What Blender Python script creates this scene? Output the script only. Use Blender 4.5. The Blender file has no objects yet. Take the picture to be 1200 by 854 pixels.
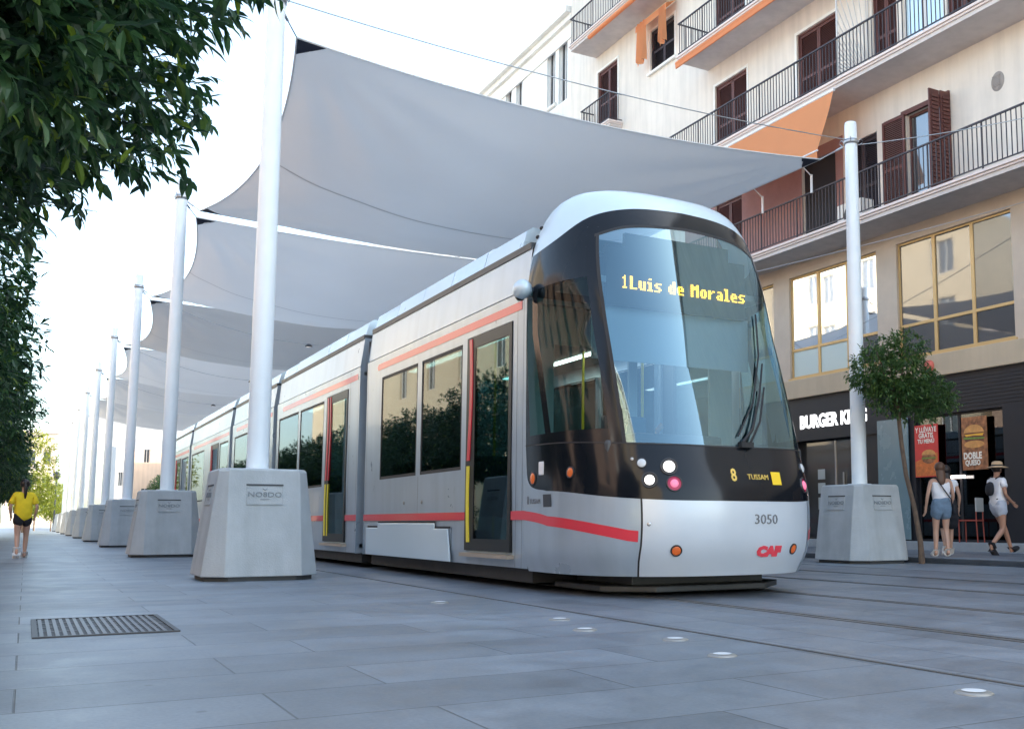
import bpy, bmesh, math, random
from mathutils import Vector, Matrix
R = math.radians
random.seed(7)
scn = bpy.context.scene
COL = scn.collection
# ------------------------------------------------------------------ helpers
def link(o, parent=None):
    COL.objects.link(o)
    if parent is not None: o.parent = parent
    return o
def tag(o, label=None, cat=None, group=None, kind=None):
    if label: o['label'] = label
    if cat: o['category'] = cat
    if group: o['group'] = group
    if kind: o['kind'] = kind
    return o
def empty(name, loc=(0,0,0), rz=0, label=None, cat=None, group=None):
    o = bpy.data.objects.new(name, None); o.location = loc; o.rotation_euler = (0,0,rz)
    o.empty_display_size = .2
    link(o); return tag(o, label, cat, group)
class MB:
    """collects faces, each with a material slot"""
    def __init__(s): s.v=[]; s.f=[]; s.m=[]; s.sm=[]; s.uv=None
    def add(s, vs, fs, mi=0, smooth=False):
        n=len(s.v); s.v += [tuple(v) for v in vs]
        for f in fs: s.f.append([i+n for i in f]); s.m.append(mi); s.sm.append(smooth)
    def box(s, a, b, mi=0):
        x0,y0,z0=a; x1,y1,z1=b
        if x0>x1:x0,x1=x1,x0
        if y0>y1:y0,y1=y1,y0
        if z0>z1:z0,z1=z1,z0
        s.add([(x0,y0,z0),(x1,y0,z0),(x1,y1,z0),(x0,y1,z0),(x0,y0,z1),(x1,y0,z1),(x1,y1,z1),(x0,y1,z1)],
              [(0,3,2,1),(4,5,6,7),(0,1,5,4),(1,2,6,5),(2,3,7,6),(3,0,4,7)], mi)
    def obox(s, c, size, rot, mi=0):
        hx,hy,hz=[k/2 for k in size]; M=rot
        vs=[Vector(c)+M@Vector((i*hx,j*hy,k*hz)) for k in(-1,1) for (i,j) in((-1,-1),(1,-1),(1,1),(-1,1))]
        s.add(vs,[(0,3,2,1),(4,5,6,7),(0,1,5,4),(1,2,6,5),(2,3,7,6),(3,0,4,7)],mi)
    def tube(s, pts, rad, n=8, mi=0, cap=True, smooth=True):
        pts=[Vector(p) for p in pts]; rr = rad if isinstance(rad,(list,tuple)) else [rad]*len(pts)
        vs=[];fs=[]
        ref=None
        for i,p in enumerate(pts):
            d=(pts[min(i+1,len(pts)-1)]-pts[max(i-1,0)]).normalized()
            if ref is None: ref = Vector((0,0,1)) if abs(d.z)<.9 else Vector((1,0,0))
            a=d.cross(ref).normalized(); b=d.cross(a).normalized()
            for k in range(n):
                t=2*math.pi*k/n; vs.append(p+(a*math.cos(t)+b*math.sin(t))*rr[i])
        for i in range(len(pts)-1):
            for k in range(n):
                k2=(k+1)%n; fs.append((i*n+k,i*n+k2,(i+1)*n+k2,(i+1)*n+k))
        s.add(vs,fs,mi,smooth)
        if cap:
            s.add(vs[:n],[tuple(range(n))],mi); s.add(vs[-n:],[tuple(range(n))[::-1]],mi)
    def lathe(s, prof, c=(0,0,0), n=20, mi=0, rot=None, smooth=True, sc=(1,1,1)):
        M = rot or Matrix.Identity(3); vs=[];fs=[]
        for r,z in prof:
            for k in range(n):
                t=2*math.pi*k/n; vs.append(Vector(c)+M@Vector((r*math.cos(t)*sc[0],r*math.sin(t)*sc[1],z*sc[2])))
        for i in range(len(prof)-1):
            for k in range(n):
                k2=(k+1)%n; fs.append((i*n+k,i*n+k2,(i+1)*n+k2,(i+1)*n+k))
        s.add(vs,fs,mi,smooth)
    def ell(s, c, rx, ry, rz, n=16, mi=0, rot=None):
        prof=[(max(math.sin(math.pi*i/10),.001),-math.cos(math.pi*i/10)) for i in range(11)]
        s.lathe(prof,c,n,mi,rot,True,(rx,ry,rz)) if rot is None else s.lathe(prof,c,n,mi,rot@Matrix.Diagonal((rx,ry,rz)),True)
    def prism(s, poly, fa, fb, mi=0):
        """poly of 2-D points; fa/fb map a 2-D point to the two ends"""
        n=len(poly); vs=[fa(p) for p in poly]+[fb(p) for p in poly]
        s.add(vs,[tuple(range(n))[::-1],tuple(range(n,2*n))]+[(i,(i+1)%n,n+(i+1)%n,n+i) for i in range(n)],mi)
    def build(s, name, mats, parent=None, bevel=0, recalc=True, seg=2):
        me=bpy.data.meshes.new(name); me.from_pydata(s.v,[],s.f)
        if not isinstance(mats,(list,tuple)): mats=[mats]
        for m in mats: me.materials.append(m)
        me.polygons.foreach_set('material_index',s.m); me.polygons.foreach_set('use_smooth',s.sm)
        if recalc:
            bm=bmesh.new(); bm.from_mesh(me); bmesh.ops.recalc_face_normals(bm,faces=bm.faces); bm.to_mesh(me); bm.free()
        me.update()
        o=bpy.data.objects.new(name,me); link(o,parent)
        if bevel:
            b=o.modifiers.new('bevel','BEVEL'); b.width=bevel; b.segments=seg; b.limit_method='ANGLE'; b.angle_limit=R(35)
        return o
def copy_tree(o, parent=None):
    c=o.copy(); link(c,parent)
    for ch in [k for k in bpy.data.objects if k.parent==o]:
        copy_tree(ch,c)
    return c
def text_verts(body, size, depth=.004, align='CENTER', res=2, sx=1, bold=0):
    cu=bpy.data.curves.new('tmp','FONT'); cu.body=body; cu.size=size; cu.extrude=depth/2; cu.align_x=align; cu.align_y='CENTER'; cu.resolution_u=res; cu.offset=bold
    o=bpy.data.objects.new('tmp',cu); COL.objects.link(o)
    dg=bpy.context.evaluated_depsgraph_get(); me=o.evaluated_get(dg).to_mesh()
    vs=[Vector((v.co.x*sx,v.co.y,v.co.z)) for v in me.vertices]; fs=[tuple(p.vertices) for p in me.polygons]
    o.evaluated_get(dg).to_mesh_clear(); bpy.data.objects.remove(o); bpy.data.curves.remove(cu)
    return vs,fs
def put_text(mb, body, size, org, right, up, depth=.004, mi=0, align='CENTER', sx=1, bold=0):
    vs,fs=text_verts(body,size,depth,align,sx=sx,bold=bold); r=Vector(right).normalized(); u=Vector(up).normalized(); n=r.cross(u)
    mb.add([Vector(org)+r*v.x+u*v.y+n*v.z for v in vs],fs,mi)
# ------------------------------------------------------------------ materials
def nt(m): m.use_nodes=True; return m.node_tree.nodes, m.node_tree.links
def mat(name, col, rough=.6, metal=0, spec=.5, coat=0, var=0, vscale=4, bump=0, bscale=30, emis=None, estr=0, streak=0):
    m=bpy.data.materials.new(name); n,l=nt(m); b=n['Principled BSDF']
    c=(*col,1)
    b.inputs['Base Color'].default_value=c; b.inputs['Roughness'].default_value=rough; b.inputs['Metallic'].default_value=metal
    b.inputs['Specular IOR Level'].default_value=spec; b.inputs['Coat Weight'].default_value=coat; b.inputs['Coat Roughness'].default_value=.06
    if var or bump or streak:
        tc=n.new('ShaderNodeTexCoord')
    if var or streak:
        no=n.new('ShaderNodeTexNoise'); no.inputs['Scale'].default_value=vscale; no.inputs['Detail'].default_value=7; no.inputs['Roughness'].default_value=.62
        l.new(tc.outputs['Object'],no.inputs['Vector'])
        hs=n.new('ShaderNodeMapRange'); hs.inputs['From Min'].default_value=.3; hs.inputs['From Max'].default_value=.7
        hs.inputs['To Min'].default_value=1-var; hs.inputs['To Max'].default_value=1+var
        l.new(no.outputs['Fac'],hs.inputs['Value']); last=hs.outputs['Result']
        if streak:
            mp=n.new('ShaderNodeMapping'); mp.inputs['Scale'].default_value=(3.2,3.2,.28); l.new(tc.outputs['Object'],mp.inputs['Vector'])
            n2=n.new('ShaderNodeTexNoise'); n2.inputs['Scale'].default_value=1.4; n2.inputs['Detail'].default_value=6; l.new(mp.outputs['Vector'],n2.inputs['Vector'])
            h2=n.new('ShaderNodeMapRange'); h2.inputs['From Min'].default_value=.35; h2.inputs['From Max'].default_value=.6; h2.inputs['To Min'].default_value=1-streak; h2.inputs['To Max'].default_value=1.0
            l.new(n2.outputs['Fac'],h2.inputs['Value'])
            mm=n.new('ShaderNodeMath'); mm.operation='MULTIPLY'; l.new(last,mm.inputs[0]); l.new(h2.outputs['Result'],mm.inputs[1]); last=mm.outputs[0]
        mx=n.new('ShaderNodeMix'); mx.data_type='RGBA'; mx.blend_type='MULTIPLY'; mx.inputs['Factor'].default_value=1
        mx.inputs['A'].default_value=c; l.new(last,mx.inputs['B']); l.new(mx.outputs['Result'],b.inputs['Base Color'])
        rr=n.new('ShaderNodeMapRange'); rr.inputs['To Min'].default_value=max(rough-.1,.02); rr.inputs['To Max'].default_value=min(rough+.12,1); l.new(no.outputs['Fac'],rr.inputs['Value']); l.new(rr.outputs['Result'],b.inputs['Roughness'])
    if bump:
        nb=n.new('ShaderNodeTexNoise'); nb.inputs['Scale'].default_value=bscale; nb.inputs['Detail'].default_value=6; l.new(tc.outputs['Object'],nb.inputs['Vector'])
        bp=n.new('ShaderNodeBump'); bp.inputs['Strength'].default_value=bump; bp.inputs['Distance'].default_value=.01; l.new(nb.outputs['Fac'],bp.inputs['Height']); l.new(bp.outputs['Normal'],b.inputs['Normal'])
    if emis:
        b.inputs['Emission Color'].default_value=(*emis,1); b.inputs['Emission Strength'].default_value=estr
    return m
def glass(name, tint, base=.06, gain=1.0, rough=.015, refl=(.9,.95,1)):
    m=bpy.data.materials.new(name); n,l=nt(m); n.remove(n['Principled BSDF']); out=n['Material Output']
    t=n.new('ShaderNodeBsdfTransparent'); t.inputs['Color'].default_value=(*tint,1)
    g=n.new('ShaderNodeBsdfGlossy'); g.inputs['Roughness'].default_value=rough; g.inputs['Color'].default_value=(*refl,1)
    f=n.new('ShaderNodeFresnel'); f.inputs['IOR'].default_value=1.5
    a=n.new('ShaderNodeMath'); a.operation='MULTIPLY_ADD'; a.use_clamp=True; a.inputs[1].default_value=gain; a.inputs[2].default_value=base
    l.new(f.outputs[0],a.inputs[0]); mx=n.new('ShaderNodeMixShader'); l.new(a.outputs[0],mx.inputs[0]); l.new(t.outputs[0],mx.inputs[1]); l.new(g.outputs[0],mx.inputs[2]); l.new(mx.outputs[0],out.inputs[0])
    return m
def leafmat(name, c1, c2, trans=.3, c3=None):
    m=bpy.data.materials.new(name); n,l=nt(m); b=n['Principled BSDF']; out=n['Material Output']
    g=n.new('ShaderNodeNewGeometry'); r=n.new('ShaderNodeValToRGB'); r.color_ramp.elements[0].color=(*c1,1); r.color_ramp.elements[1].color=(*c2,1); r.color_ramp.elements[1].position=.9
    if c3: e=r.color_ramp.elements.new(.985); e.color=(*c3,1); r.color_ramp.elements[1].position=.9
    l.new(g.outputs['Random Per Island'],r.inputs['Fac']); l.new(r.outputs['Color'],b.inputs['Base Color'])
    b.inputs['Roughness'].default_value=.38; b.inputs['Specular IOR Level'].default_value=.45
    t=n.new('ShaderNodeBsdfTranslucent'); 
    hs=n.new('ShaderNodeHueSaturation'); hs.inputs['Value'].default_value=1.6; hs.inputs['Saturation'].default_value=1.1; l.new(r.outputs['Color'],hs.inputs['Color']); l.new(hs.outputs['Color'],t.inputs['Color'])
    mx=n.new('ShaderNodeMixShader'); mx.inputs[0].default_value=trans; l.new(b.outputs[0],mx.inputs[1]); l.new(t.outputs[0],mx.inputs[2]); l.new(mx.outputs[0],out.inputs[0])
    return m
M={}
M['silver']=mat('silver_paint',(.37,.45,.53),.30,.30,.5,.12,var=.05,vscale=2.2,streak=.10)
M['silver_pale']=mat('pale_silver_roof_paint',(.54,.67,.76),.3,.15,.5,.25,var=.02,vscale=1.5)
M['white_front']=mat('white_silver_front_paint',(.54,.60,.67),.32,.15,.5,.2,var=.04,vscale=1.5)
M['fairing2']=mat('satin_roof_panel',(.48,.56,.62),.22,.35,.5,.3,var=.03)
M['doorframe']=mat('satin_black_door_frame',(.014,.016,.019),.4,0,.25)
M['mask']=mat('gloss_black_panel',(.008,.010,.014),.10,0,.30,0,var=.1,vscale=2)
M['black']=mat('black_rubber',(.015,.015,.017),.6,var=.2,vscale=8)
M['darkgrey']=mat('dark_grey_metal',(.06,.065,.07),.5,.3,var=.2,vscale=6)
M['red']=mat('red_stripe_paint',(.62,.03,.055),.35,coat=.3)
M['redrail']=mat('red_door_rail',(.55,.02,.04),.35)
M['yellow']=mat('yellow_door_rail',(.75,.62,.04),.35)
M['notice']=mat('pale_notice_paper',(.34,.38,.38),.6)
M['gold']=mat('gold_marking',(.78,.55,.12),.5)
M['yellowbox']=mat('yellow_marking',(.85,.58,.02),.5)
M['greytext']=mat('grey_lettering',(.16,.17,.19),.5)
M['navy']=mat('navy_sticker',(.02,.025,.04),.4)
M['logored']=mat('red_lettering',(.75,.06,.09),.4)
M['windscreen']=glass('windscreen_glass',(.50,.66,.74),.15,1.15,refl=(.58,.86,1))
M['tglass']=glass('tinted_tram_glass',(.20,.27,.26),.03,.60)
M['cabglass']=glass('cab_side_glass',(.34,.50,.48),.01,.25)
M['doorglass']=glass('door_glass',(.20,.36,.36),.03,.5)
M['lens']=mat('lamp_lens',(.5,.5,.5),.1,.6)
M['lamphouse']=mat('lamp_bezel',(.05,.05,.055),.25,.5)
M['lampwhite']=mat('lit_white_lamp',(.9,.9,.9),.2,emis=(1,.96,.9),estr=.55)
M['lampdim']=mat('dim_white_lamp',(.42,.46,.50),.2,emis=(.9,.95,1),estr=.03)
M['lampred']=mat('red_tail_lamp',(.20,.005,.03),.15,emis=(1,.05,.2),estr=.04)
M['lampredcore']=mat('red_lamp_core',(.5,.10,.2),.2,emis=(1,.25,.4),estr=.16)
M['amber']=mat('amber_lamp',(.34,.07,.015),.25,emis=(1,.22,.05),estr=.05)
M['led']=mat('amber_led',(1,.45,.0),.5,emis=(1,.46,.02),estr=1.5)
M['ledback']=mat('led_panel_black',(.01,.012,.016),.5)
M['seat']=mat('blue_seat_fabric',(.03,.08,.12),.8)
M['interior']=mat('tram_interior_grey',(.34,.38,.39),.6)
M['striplight']=mat('interior_strip_light',(1,1,1),.5,emis=(1,.97,.9),estr=2.5)
M['concrete']=mat('cast_concrete',(.43,.465,.485),.75,var=.09,vscale=3,bump=.35,bscale=60,streak=.12)
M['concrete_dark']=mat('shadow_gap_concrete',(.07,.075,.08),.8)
M['concrete_mark']=mat('concrete_relief_lettering',(.23,.255,.27),.8)
M['pole']=mat('white_pole_paint',(.78,.85,.90),.35,var=.03,vscale=3)
M['steel']=mat('steel_cable',(.42,.44,.46),.35,.8)
M['navyfab']=mat('navy_webbing',(.03,.035,.06),.8)
M['wall']=mat('cream_render_wall',(.74,.67,.59),.9,var=.06,vscale=.9,bump=.2,bscale=40,streak=.10)
M['wallwhite']=mat('white_render_wall',(.82,.80,.75),.9,var=.05,vscale=.8,streak=.06)
M['slab']=mat('balcony_slab_plaster',(.62,.56,.53),.9,var=.07,vscale=1.5,streak=.08)
M['slabedge']=mat('pinkish_slab_moulding',(.72,.62,.58),.8,var=.05,vscale=2)
M['beige']=mat('beige_stone_cladding',(.54,.45,.36),.8,var=.08,vscale=1.6,bump=.1)
M['beigepanel']=mat('beige_fascia_panel',(.50,.41,.29),.7,var=.06,vscale=1.4,streak=.08)
M['rail']=mat('dark_iron_railing',(.045,.038,.045),.5,.3)
M['shutter']=mat('brown_louvre_shutter',(.105,.035,.030),.6,var=.1,vscale=5)
M['shutterdark']=mat('dark_louvre_shutter',(.04,.035,.045),.6)
M['winframe']=mat('golden_aluminium_frame',(.55,.37,.16),.4,.3)
M['whiteframe']=mat('white_window_frame',(.62,.60,.58),.5)
M['frost']=mat('frosted_pane',(.50,.60,.58),.35)
M['store']=mat('dark_shopfront_cladding',(.008,.009,.014),.5,var=.15,vscale=2)
M['store2']=mat('dark_shop_interior',(.02,.022,.028),.8)
M['sign']=mat('white_sign_letter',(.85,.85,.87),.5,emis=(1,1,1),estr=.45)
M['white']=mat('white_plastic',(.75,.75,.76),.5)
M['orange']=None
M['posterred']=mat('red_poster_print',(.62,.05,.04),.5,var=.1,vscale=6)
M['posterorange']=mat('orange_poster_print',(.60,.16,.035),.5,var=.3,vscale=14)
M['posterbrown']=mat('brown_food_print',(.30,.12,.05),.5,var=.75,vscale=9)
M['postercream']=mat('cream_poster_letter',(.85,.80,.70),.5)
M['bluepanel']=mat('blue_grey_glass_panel',(.16,.24,.27),.25,var=.06,vscale=2)
M['trunk']=mat('orange_tree_bark',(.16,.115,.085),.9,var=.25,vscale=9,bump=.6,bscale=40)
M['trunkbot']=mat('brown_bark',(.13,.09,.065),.9,var=.25,vscale=9,bump=.6,bscale=40)
M['leaf']=leafmat('orange_tree_leaf',(.014,.042,.022),(.050,.110,.042),.32,(.17,.25,.03))
M['leaf2']=leafmat('green_tree_leaf',(.034,.078,.028),(.09,.17,.05),.3,(.14,.2,.04))
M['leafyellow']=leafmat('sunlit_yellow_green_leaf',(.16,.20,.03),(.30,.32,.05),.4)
M['skin']=mat('skin',(.50,.30,.22),.5,var=.04)
M['skintan']=mat('tanned_skin',(.40,.21,.14),.5,var=.04)
M['hair']=mat('dark_brown_hair',(.018,.011,.009),.5)
M['hairbrown']=mat('brown_hair',(.10,.05,.03),.5)
M['yshirt']=mat('yellow_shirt_cloth',(.80,.58,.02),.85,var=.06,vscale=12,bump=.4,bscale=12)
M['wshirt']=mat('white_cloth',(.72,.73,.78),.85,var=.04,vscale=12,bump=.4,bscale=12)
M['denim']=mat('blue_denim',(.13,.20,.29),.85,var=.12,vscale=20)
M['paledenim']=mat('pale_shorts_cloth',(.42,.46,.55),.85,var=.1,vscale=20)
M['blackcloth']=mat('black_cloth',(.013,.013,.018),.85)
M['shoe']=mat('white_shoe',(.70,.70,.70),.6)
M['straw']=mat('straw_hat',(.50,.34,.20),.8,var=.1,vscale=30,bump=.4)
M['eye']=mat('eye_dark',(.02,.015,.012),.2)
M['lips']=mat('lips',(.38,.14,.11),.5)
M['brass']=mat('brass_stud',(.30,.30,.29),.45,.5)
M['studlight']=mat('frosted_ground_light',(.62,.66,.70),.5)
M['roof']=mat('grey_roof',(.25,.24,.23),.9)
M['warmwall']=mat('terracotta_ochre_wall',(.52,.36,.27),.9,var=.08,vscale=.7,streak=.1)
M['ochrewall']=mat('ochre_render_wall',(.58,.47,.33),.9,var=.06,vscale=.7)
M['farwall']=mat('far_beige_stone',(.62,.50,.40),.9,var=.08,vscale=.6,streak=.1)
def coated(name, base, fac, rough=.03, refl=(.85,.9,.95)):
    m=bpy.data.materials.new(name); n,l=nt(m); b=n['Principled BSDF']; out=n['Material Output']
    b.inputs['Base Color'].default_value=(*base,1); b.inputs['Roughness'].default_value=.3
    g=n.new('ShaderNodeBsdfGlossy'); g.inputs['Roughness'].default_value=rough; g.inputs['Color'].default_value=(*refl,1)
    f=n.new('ShaderNodeFresnel'); f.inputs['IOR'].default_value=1.6
    a=n.new('ShaderNodeMath'); a.operation='MULTIPLY_ADD'; a.use_clamp=True; a.inputs[1].default_value=1.0; a.inputs[2].default_value=fac
    # slight waviness of the panes
    tc=n.new('ShaderNodeTexCoord'); no=n.new('ShaderNodeTexNoise'); no.inputs['Scale'].default_value=1.3; l.new(tc.outputs['Object'],no.inputs['Vector'])
    bp=n.new('ShaderNodeBump'); bp.inputs['Strength'].default_value=.10; bp.inputs['Distance'].default_value=.008; l.new(no.outputs['Fac'],bp.inputs['Height']); l.new(bp.outputs['Normal'],g.inputs['Normal'])
    l.new(f.outputs[0],a.inputs[0]); mx=n.new('ShaderNodeMixShader'); l.new(a.outputs[0],mx.inputs[0]); l.new(b.outputs[0],mx.inputs[1]); l.new(g.outputs[0],mx.inputs[2]); l.new(mx.outputs[0],out.inputs[0]); return m
M['winglass']=coated('reflective_window_pane',(.04,.035,.035),.12)
M['storeglass']=coated('dark_shop_glass',(.012,.014,.018),.03)
def cloth(name, col, trans, var=.04, seam=False):
    m=bpy.data.materials.new(name); n,l=nt(m); b=n['Principled BSDF']; out=n['Material Output']
    b.inputs['Base Color'].default_value=(*col,1); b.inputs['Roughness'].default_value=.85; b.inputs['Specular IOR Level'].default_value=.2
    tc=n.new('ShaderNodeTexCoord'); no=n.new('ShaderNodeTexNoise'); no.inputs['Scale'].default_value=.8; no.inputs['Detail'].default_value=5; l.new(tc.outputs['Object'],no.inputs['Vector'])
    mr=n.new('ShaderNodeMapRange'); mr.inputs['To Min'].default_value=1-var; mr.inputs['To Max'].default_value=1+var; l.new(no.outputs['Fac'],mr.inputs['Value'])
    mx=n.new('ShaderNodeMix'); mx.data_type='RGBA'; mx.blend_type='MULTIPLY'; mx.inputs['Factor'].default_value=1; mx.inputs['A'].default_value=(*col,1); l.new(mr.outputs['Result'],mx.inputs['B'])
    last=mx.outputs['Result']
    l.new(last,b.inputs['Base Color'])
    t=n.new('ShaderNodeBsdfTranslucent'); l.new(last,t.inputs['Color'])
    ms=n.new('ShaderNodeMixShader'); ms.inputs[0].default_value=trans; l.new(b.outputs[0],ms.inputs[1]); l.new(t.outputs[0],ms.inputs[2]); l.new(ms.outputs[0],out.inputs[0])
    return m
for k_,(c_,t_) in enumerate((((.84,.825,.81),.20),((.90,.885,.87),.26),((.76,.745,.73),.16))): M['sail%d'%k_]=cloth('grey_sail_fabric',c_,t_)  # cloth tone varied per sail, standing in for shading between overlapping sails
M['hemm']=cloth('pale_hem_webbing',(.80,.80,.80),.3)
M['seam']=cloth('sail_seam_fabric',(.60,.59,.585),.22)
M['orange']=cloth('orange_awning_fabric',(.85,.36,.17),.4)
# ------------------------------------------------------------------ world, sun, camera
SUN_EL=R(30); SUN_DIR=Vector((.93,-.36,0)).normalized()
w=bpy.data.worlds.new('World'); scn.world=w; w.use_nodes=True
n=w.node_tree.nodes; l=w.node_tree.links; sky=n.new('ShaderNodeTexSky'); sky.sky_type='NISHITA'; sky.sun_disc=False
sky.sun_elevation=SUN_EL; sky.sun_rotation=math.atan2(SUN_DIR.x,SUN_DIR.y); sky.air_density=1.0; sky.dust_density=2.5; sky.ozone_density=1.2; sky.altitude=10
hsv=n.new('ShaderNodeHueSaturation'); hsv.inputs['Saturation'].default_value=.80; l.new(sky.outputs[0],hsv.inputs['Color']); tnt=n.new('ShaderNodeMix'); tnt.data_type='RGBA'; tnt.blend_type='MULTIPLY'; tnt.inputs['Factor'].default_value=1; tnt.inputs['B'].default_value=(.97,1.03,1.0,1); l.new(hsv.outputs['Color'],tnt.inputs['A']); l.new(tnt.outputs['Result'],n['Background'].inputs[0]); n['Background'].inputs[1].default_value=.15
sd=bpy.data.lights.new('sun','SUN'); sd.energy=2.3; sd.angle=R(.6); sd.color=(1,.90,.78); so=bpy.data.objects.new('sun',sd); link(so)
dirv=Vector((SUN_DIR.x*math.cos(SUN_EL),SUN_DIR.y*math.cos(SUN_EL),math.sin(SUN_EL)))
so.rotation_euler=dirv.to_track_quat('Z','Y').to_euler(); so.location=dirv*60
cd=bpy.data.cameras.new('camera'); cam=bpy.data.objects.new('camera',cd); link(cam); scn.camera=cam
cd.sensor_width=36; cd.lens=36; cd.shift_x=-140/1200; cd.shift_y=48/1200; cd.clip_end=2000; cd.clip_start=.05
PITCH=math.atan(137/1200); YAW=R(30.449)
cam.location=(0,0,.674); cam.rotation_euler=(math.pi/2+PITCH,0,-YAW)
scn.view_settings.view_transform='Standard'; scn.view_settings.look='None'; scn.view_settings.exposure=2.33; scn.view_settings.gamma=1
scn.render.engine='CYCLES'
# ------------------------------------------------------------------ ground
def paving(name, rowlen, roww, along_y, base=(.165,.195,.232)):
    m=bpy.data.materials.new(name); n,l=nt(m); b=n['Principled BSDF']
    tc=n.new('ShaderNodeTexCoord'); mp=n.new('ShaderNodeMapping'); l.new(tc.outputs['Object'],mp.inputs['Vector'])
    if along_y: mp.inputs['Rotation'].default_value=(0,0,math.pi/2)
    br=n.new('ShaderNodeTexBrick'); br.inputs['Scale'].default_value=1; br.inputs['Brick Width'].default_value=rowlen; br.inputs['Row Height'].default_value=roww
    br.inputs['Mortar Size'].default_value=.006; br.inputs['Mortar Smooth'].default_value=.6; br.inputs['Bias'].default_value=0; br.offset=.37; br.squash=1
    br.inputs['Color1'].default_value=(*[c*.82 for c in base],1); br.inputs['Color2'].default_value=(*[c*1.17 for c in base],1); br.inputs['Mortar'].default_value=(*[c*.38 for c in base],1)
    l.new(mp.outputs['Vector'],br.inputs['Vector'])
    # broad stains, wear and fine grain
    n1=n.new('ShaderNodeTexNoise'); n1.inputs['Scale'].default_value=.45; n1.inputs['Detail'].default_value=8; n1.inputs['Roughness'].default_value=.65; l.new(tc.outputs['Object'],n1.inputs['Vector'])
    n2=n.new('ShaderNodeTexNoise'); n2.inputs['Scale'].default_value=55; n2.inputs['Detail'].default_value=4; l.new(tc.outputs['Object'],n2.inputs['Vector'])
    n3=n.new('ShaderNodeTexNoise'); n3.inputs['Scale'].default_value=2.1; n3.inputs['Detail'].default_value=9; n3.inputs['Roughness'].default_value=.7; l.new(tc.outputs['Object'],n3.inputs['Vector'])
    r1=n.new('ShaderNodeMapRange'); r1.inputs['From Min'].default_value=.3; r1.inputs['From Max'].default_value=.7; r1.inputs['To Min'].default_value=.70; r1.inputs['To Max'].default_value=1.2; l.new(n1.outputs['Fac'],r1.inputs['Value'])
    r2=n.new('ShaderNodeMapRange'); r2.inputs['To Min'].default_value=.72; r2.inputs['To Max'].default_value=1.28; l.new(n2.outputs['Fac'],r2.inputs['Value'])
    r3=n.new('ShaderNodeMapRange'); r3.inputs['From Min'].default_value=.3; r3.inputs['From Max'].default_value=.7; r3.inputs['To Min'].default_value=.72; r3.inputs['To Max'].default_value=1.2; l.new(n3.outputs['Fac'],r3.inputs['Value'])
    a=n.new('ShaderNodeMath'); a.operation='MULTIPLY'; l.new(r1.outputs[0],a.inputs[0]); l.new(r2.outputs[0],a.inputs[1])
    # chewing-gum marks and small drips
    vo=n.new('ShaderNodeTexVoronoi'); vo.inputs['Scale'].default_value=2.3; l.new(tc.outputs['Object'],vo.inputs['Vector'])
    gm=n.new('ShaderNodeMapRange'); gm.inputs['From Min'].default_value=.035; gm.inputs['From Max'].default_value=.055; gm.inputs['To Min'].default_value=.62; gm.inputs['To Max'].default_value=1; l.new(vo.outputs['Distance'],gm.inputs['Value'])
    ga=n.new('ShaderNodeMath'); ga.operation='MULTIPLY'; l.new(gm.outputs[0],ga.inputs[0]); l.new(a.outputs[0],ga.inputs[1])
    a2=n.new('ShaderNodeMath'); a2.operation='MULTIPLY'; l.new(ga.outputs[0],a2.inputs[0]); l.new(r3.outputs[0],a2.inputs[1])
    mx=n.new('ShaderNodeMix'); mx.data_type='RGBA'; mx.blend_type='MULTIPLY'; mx.inputs['Factor'].default_value=1; l.new(br.outputs['Color'],mx.inputs['A']); l.new(a2.outputs[0],mx.inputs['B']); l.new(mx.outputs['Result'],b.inputs['Base Color'])
    rr=n.new('ShaderNodeMapRange'); rr.inputs['From Min'].default_value=.3; rr.inputs['From Max'].default_value=.7; rr.inputs['To Min'].default_value=.34; rr.inputs['To Max'].default_value=.58; l.new(n3.outputs['Fac'],rr.inputs['Value']); l.new(rr.outputs[0],b.inputs['Roughness'])
    b.inputs['Specular IOR Level'].default_value=.5
    bp=n.new('ShaderNodeBump'); bp.inputs['Strength'].default_value=.5; bp.inputs['Distance'].default_value=.004
    ad=n.new('ShaderNodeMath'); ad.operation='MULTIPLY_ADD'; ad.inputs[1].default_value=.25; l.new(n2.outputs['Fac'],ad.inputs[0]); inv=n.new('ShaderNodeMath'); inv.operation='SUBTRACT'; inv.inputs[0].default_value=1; l.new(br.outputs['Fac'],inv.inputs[1]); l.new(inv.outputs[0],ad.inputs[2])
    l.new(ad.outputs[0],bp.inputs['Height']); l.new(bp.outputs['Normal'],b.inputs['Normal'])
    return m
g=MB(); g.add([(-400,-400,0),(400,-400,0),(400,900,0),(-400,900,0)],[(0,1,2,3)])
tag(g.build('ground',paving('granite_paving_rows',1.35,.62,False)),kind='structure')
g=MB(); g.add([(3.62,-40,.004),(10.9,-40,.004),(10.9,160,.004),(3.62,160,.004)],[(0,1,2,3)])
tag(g.build('track_paving',paving('granite_track_paving',1.1,.46,True,(.148,.172,.205))),kind='structure')
# grooved tram rails, sunk flush in the paving
g=MB()
for x in(4.93,6.37,8.05,9.49):
    g.box((x-.060,-40,.002),(x-.022,160,.010),0); g.box((x+.018,-40,.002),(x+.045,160,.010),0); g.box((x-.022,-40,.002),(x+.018,160,.0055),1)
tag(g.build('tram_track',[mat('worn_rail_steel',(.15,.16,.17),.45,.4,var=.2,vscale=6),M['black']]),kind='structure')
# narrow gutter joints along the track zone
g=MB()
for x in(3.60,10.9): g.box((x-.011,-40,.001),(x+.011,160,.0065))
tag(g.build('gutter',mat('dark_gutter_joint',(.11,.12,.13),.8)),kind='structure')
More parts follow.
